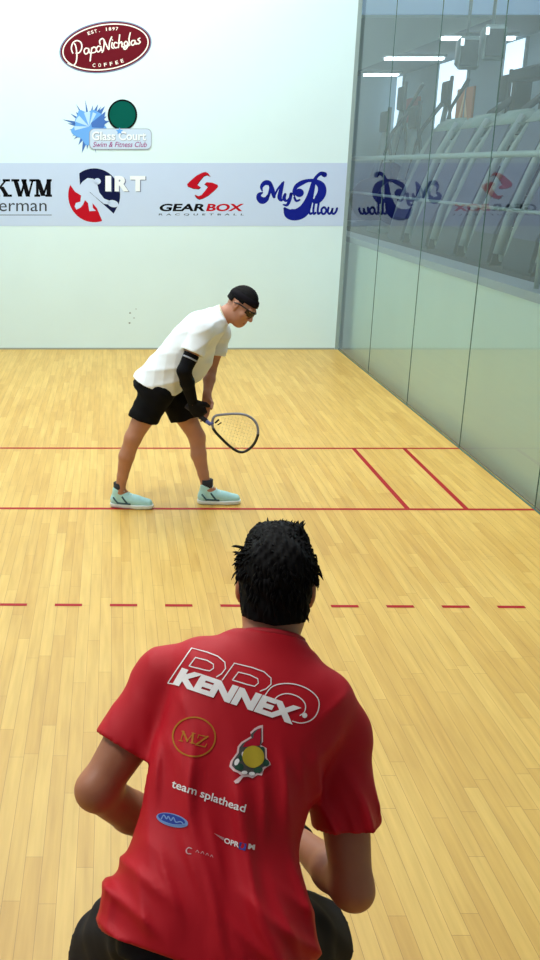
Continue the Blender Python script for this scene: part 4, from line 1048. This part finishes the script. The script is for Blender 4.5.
# cloth hanging off the chest
Fs.ell(hp2(0, -.10, .22), (.10, .09, .16), [R2, B2, T2], .06)
x, y, z = Fs.full(); X, Y, Z = x - ship.x, y - ship.y, z - ship.z
a = X*R2[0] + Y*R2[1] + Z*R2[2]; b = X*B2[0] + Y*B2[1] + Z*B2[2]; tq = X*T2[0] + Y*T2[1] + Z*T2[2]
fold = -.006*ss(tq, .34, .1)*(rdg(tq*22 + b*26 + .8*np.sin(a*12)) + .6*rdg(b*40 - tq*30 + a*18 + 1)) - .005*ss(tq, .2, .36)*rdg(b*34 + tq*20 + 2*np.sin(a*9))
Fs.f += fold.astype(np.float32); del X, Y, Z, a, b, tq, fold
for pc, ax in ends: Fs.cap(pc - ax*.02, pc + ax*.06, .060, .062, 0, sign=-1)
Fs.cut(hp2(0, 0, -.030), -T2 - .34*B2)
nk = v(sneck); nd = nrm(v(hc) - nk); S = Fs.blank(); S.cap(nk - nd*.05, nk + nd*.09, .072, .066, 0); S.cut(nk + nd*.03, nd); Fs.merge(S, .03); del S; Fs.cap(nk + nd*.05, nk + nd*.2, .054, .06, 0, sign=-1)
m_tee = mat('white_jersey', (226, 232, 240), rough=.7, noise=.02, nscale=8)
shirt2 = garment('shirt', Fs, m_tee, server, 3); del Fs
bm = bmesh.new(); u1 = nrm(np.cross(nd, V(0, 1, 0))); u2 = np.cross(nd, u1); cc = nk + nd*.031
tube(bm, [Vector((cc + u1*math.cos(q)*.061 + u2*math.sin(q)*.061).tolist()) for q in np.linspace(0, 2*PI, 37)], .007, 8); bm_obj('collar', bm, mat('pale_collar', (214, 206, 180), rough=.7), shirt2, True)
# shorts
Fp = Field(lo, hi, .005)
Fp.loft(ship, R2, B2, T2, [(-.12, 0, .01, .155, .125), (-.02, 0, .0, .160, .125), (.06, 0, 0, .15, .112)], 0, 2.4)
hems = []
for hj, kn, q, r_ in ((hipN, knN, .60, .098), (hipF, knF, .58, .104)):
    hj, kn = v(hj), v(kn); dv = nrm(kn - hj); S = Fp.blank(); e_ = hj + (kn - hj)*q
    S.chain([hj, hj*.5 + e_*.5, e_ + dv*.06], [.118, r_ + .004, r_], 0); S.cut(e_, nrm(dv + V(0, 0, -.6))); Fp.merge(S, .03); hems.append((e_, dv, r_)); del S
x, y, z = Fp.full(); Fp.f += (.0035*np.sin(x*60 + z*26)*np.sin(z*40 + y*30)).astype(np.float32)
for e_, dv, r_ in hems: Fp.cap(e_ - dv*.04, e_ + dv*.09, r_ - .012, r_ - .010, 0, sign=-1)
garment('shorts', Fp, mat('black_shorts', (9, 9, 13), rough=.85, spec=.15), server, 1); del Fp
# hair, headband, eyewear
Fh = Field(v(hc) - .17, v(hc) + .17, .004); e_ = lambda x_, y_, z_, a_, b_, c_, k_: Fh.ell(H2.p(x_, y_, z_), (a_, b_, c_), H2.ax(), k_)
e_(0, -.010, .034, .081, .102, .096, 0); e_(0, -.045, -.02, .070, .062, .060, .02)
x, y, z = Fh.full(); L = [(x - H2.c[0])*ax[0] + (y - H2.c[1])*ax[1] + (z - H2.c[2])*ax[2] for ax in (H2.r, H2.f, H2.u)]
az = np.arctan2(L[0], -L[1] + .02); Fh.f += (.0018*np.sin(az*38 + 5*np.sin(L[2]*40)) + .0015*np.sin(L[0]*150 + L[2]*60)).astype(np.float32)
Fh.f = np.maximum(Fh.f, np.minimum(L[1] - .03, .058 - L[2] + 0*L[0])); Fh.f = np.maximum(Fh.f, np.minimum(L[1] + .045, .026 - L[2] + 0*L[0])); Fh.f = np.maximum(Fh.f, -.005 - L[2] + 0*L[0] + 0*L[1])
garment('hair', Fh, mat('server_hair', (10, 8, 10), rough=.75, spec=.15), server, 1); del Fh
bm = bmesh.new(); n_ = 48; rings = []
for zz, gr_ in ((.040, 0), (.042, .004), (.060, .005), (.078, .003), (.080, 0)):
    w_ = math.sqrt(max(.02, 1 - ((zz - .03)/.105)**2))
    ring = []
    for q in range(n_):
        an_ = 2*PI*q/n_; tilt = -.012*math.cos(an_)
        ring.append(bm.verts.new(Vector(H2.p((.0815*w_ + gr_)*math.sin(an_), -.010 + (.1035*w_ + gr_)*math.cos(an_), zz - tilt*.6).tolist())))
    rings.append(ring)
for r0, r1 in zip(rings, rings[1:]):
    for q in range(n_): bm.faces.new((r0[q], r0[(q+1) % n_], r1[(q+1) % n_], r1[q]))
bm_obj('headband', bm, mat('black_headband', (16, 12, 20), rough=.85, spec=.15), server, True)
m_lens, m_gf = mat('smoke_lens', (40, 26, 28), rough=.15), mat('goggle_frame', (18, 16, 20), rough=.4)
g = bpy.data.objects.new('eyewear', None); C.objects.link(g); g.parent = server; bpy.context.view_layer.update(); g.matrix_parent_inverse = server.matrix_world.inverted()
bm = bmesh.new()
fr_ = [H2.p(.078*math.sin(q), .012 + .098*math.cos(q)*1.0, .020) for q in np.linspace(-1.25, 1.25, 21)]
tube(bm, [Vector(p_.tolist()) for p_ in fr_], .0042, 8)
for sx in (-1, 1): tube(bm, [Vector(H2.p(sx*.074, .043, .020).tolist()), Vector(H2.p(sx*.083, .005, .014).tolist()), Vector(H2.p(sx*.082, -.018, .004).tolist())], .0042, 8)
bm_obj('eyewear_frame', bm, m_gf, g, True)
for sx in (-1, 1):
    bm = bmesh.new(); rows = []
    for zz in np.linspace(-.016, .018, 5):
        row = []
        for q in np.linspace(.12, .95, 9):
            sh_ = 1 - .25*((zz - .001)/.018)**2 if q < .2 or q > .85 else 1
            row.append(bm.verts.new(Vector(H2.p(sx*.074*math.sin(q), .012 + .097*math.cos(q), zz*sh_).tolist())))
        rows.append(row)
    for r0, r1 in zip(rows, rows[1:]):
        for i in range(8): bm.faces.new((r0[i], r0[i+1], r1[i+1], r1[i]))
    bm_obj('lens', bm, m_lens, g, True)
# shoes
m_up, m_so, m_la = mat('aqua_shoe', (168, 216, 220), rough=.5, noise=.06, nscale=30), mat('white_shoe_sole', (226, 236, 238), rough=.5), mat('pale_laces', (214, 236, 236), rough=.6)
m_st = mat('teal_stripe', (40, 84, 100), rough=.5)
for an, fw in ((anN, (1, -.22)), (anF, (1, -.06))):
    up = shoe(server, an, fw, m_up, m_so, m_la, m_sockb, .30)
    f = nrm(V(fw[0], fw[1], 0)); s_ = V(-f[1], f[0], 0); heel = V(an.x, an.y, 0) - f*.065
    tr_ = BVHTree.FromPolygons([q.co.copy() for q in up.data.vertices], [tuple(p.vertices) for p in up.data.polygons])
    for sd in (-1, 1):
        bm = bmesh.new()
        for d0, z0, d1, z1 in ((.10, .075, .22, .035), (.18, .04, .50, .036), (.30, .085, .42, .04)):
            pts = []
            for q in np.linspace(0, 1, 7):
                c_ = heel + f*.30*(d0 + (d1 - d0)*q) + V(0, 0, z0 + (z1 - z0)*q); h = tr_.ray_cast(Vector((c_ + s_*sd*.2).tolist()), Vector((-s_*sd).tolist()))
                if h[0] is not None: pts.append(h[0])
            if len(pts) > 2: tube(bm, pts, .006, 5)
        bm_obj('shoe_stripe', bm, m_st, up)
# racquet
rq = thing('racquet', 'black framed teardrop racquet held low by the person in the white T-shirt', 'racquet', throat)
dq = lambda px, py: 6.24 - .0006*(px - 210)
hoop = [at(px, py, dq(px, py)) for px, py in ((213, 428), (214, 417), (224, 414.5), (240, 414), (250, 417), (256.5, 424), (258, 434), (254, 444), (247, 450.5), (240, 452), (232, 448), (222, 439))]
hp_ = [Vector(p_.tolist()) for p_ in spline([list(p) for p in hoop], 6, True)]
half = len(hp_)
bm = bmesh.new(); tube(bm, [Vector(p) for p in hp_[6*2 + 24:]] + [hp_[0]], .0095, 8); bm_obj('hoop', bm, mat('black_frame', (16, 16, 18), rough=.35), rq, True)
bm = bmesh.new(); tube(bm, hp_[0:6*2 + 25], .0085, 8); bm_obj('hoop_upper', bm, mat('silver_frame', (128, 130, 150), rough=.35), rq, True)
bm = bmesh.new(); hd = Vector(hdir.tolist()); tube(bm, [butt - hd*.05, butt, throat - hd*.03], [.019, .0155, .0155], 12); bm_obj('handle', bm, mat('grip', (30, 30, 44), rough=.8), rq, True)
bm = bmesh.new(); tube(bm, [throat - hd*.035, throat, (hp_[0] + hp_[6])/2], [.014, .013, .011], 10); bm_obj('throat', bm, mat('blue_throat', (86, 96, 170), rough=.4), rq, True)
bm = bmesh.new(); a_ = at(215, 423, dq(215, 423)); b_ = at(219, 419.5, dq(219, 420)); tube(bm, [a_, b_], .006, 6); tube(bm, [at(217.5, 425, dq(217, 425)), at(221.5, 422.5, dq(221, 422))], .004, 6); bm_obj('string_damper', bm, mat('damper', (30, 30, 30), rough=.6), rq)
# strings clipped to the hoop outline
nn_ = (hoop[3] - hoop[0]).cross(hoop[8] - hoop[0]).normalized(); ctr = sum(hoop, Vector())/len(hoop); ex = (hoop[6] - (hoop[0]+hoop[1])/2).normalized(); ey = nn_.cross(ex)
pl = [((p - ctr).dot(ex), (p - ctr).dot(ey)) for p in hp_]
bm = bmesh.new()
def clipline(ax_i, c):
    xs = []
    for i in range(len(pl)):
        p, q = pl[i], pl[(i+1) % len(pl)]
        if (p[ax_i] - c)*(q[ax_i] - c) < 0: t_ = (c - p[ax_i])/(q[ax_i] - p[ax_i]); xs.append(p[1 - ax_i] + t_*(q[1 - ax_i] - p[1 - ax_i]))
    return sorted(xs)
for ax_i in (0, 1):
    m0, m1 = min(p[ax_i] for p in pl), max(p[ax_i] for p in pl); c = m0 + .012
    while c < m1:
        xs = clipline(ax_i, c)
        if len(xs) >= 2:
            P_ = [ctr + (ex*c + ey*xs[i] if ax_i == 0 else ex*xs[i] + ey*c) for i in (0, -1)]; tube(bm, P_, .0006, 4, False)
        c += .021
bm_obj('strings', bm, mat('pale_string', (225, 215, 170), rough=.5), rq)
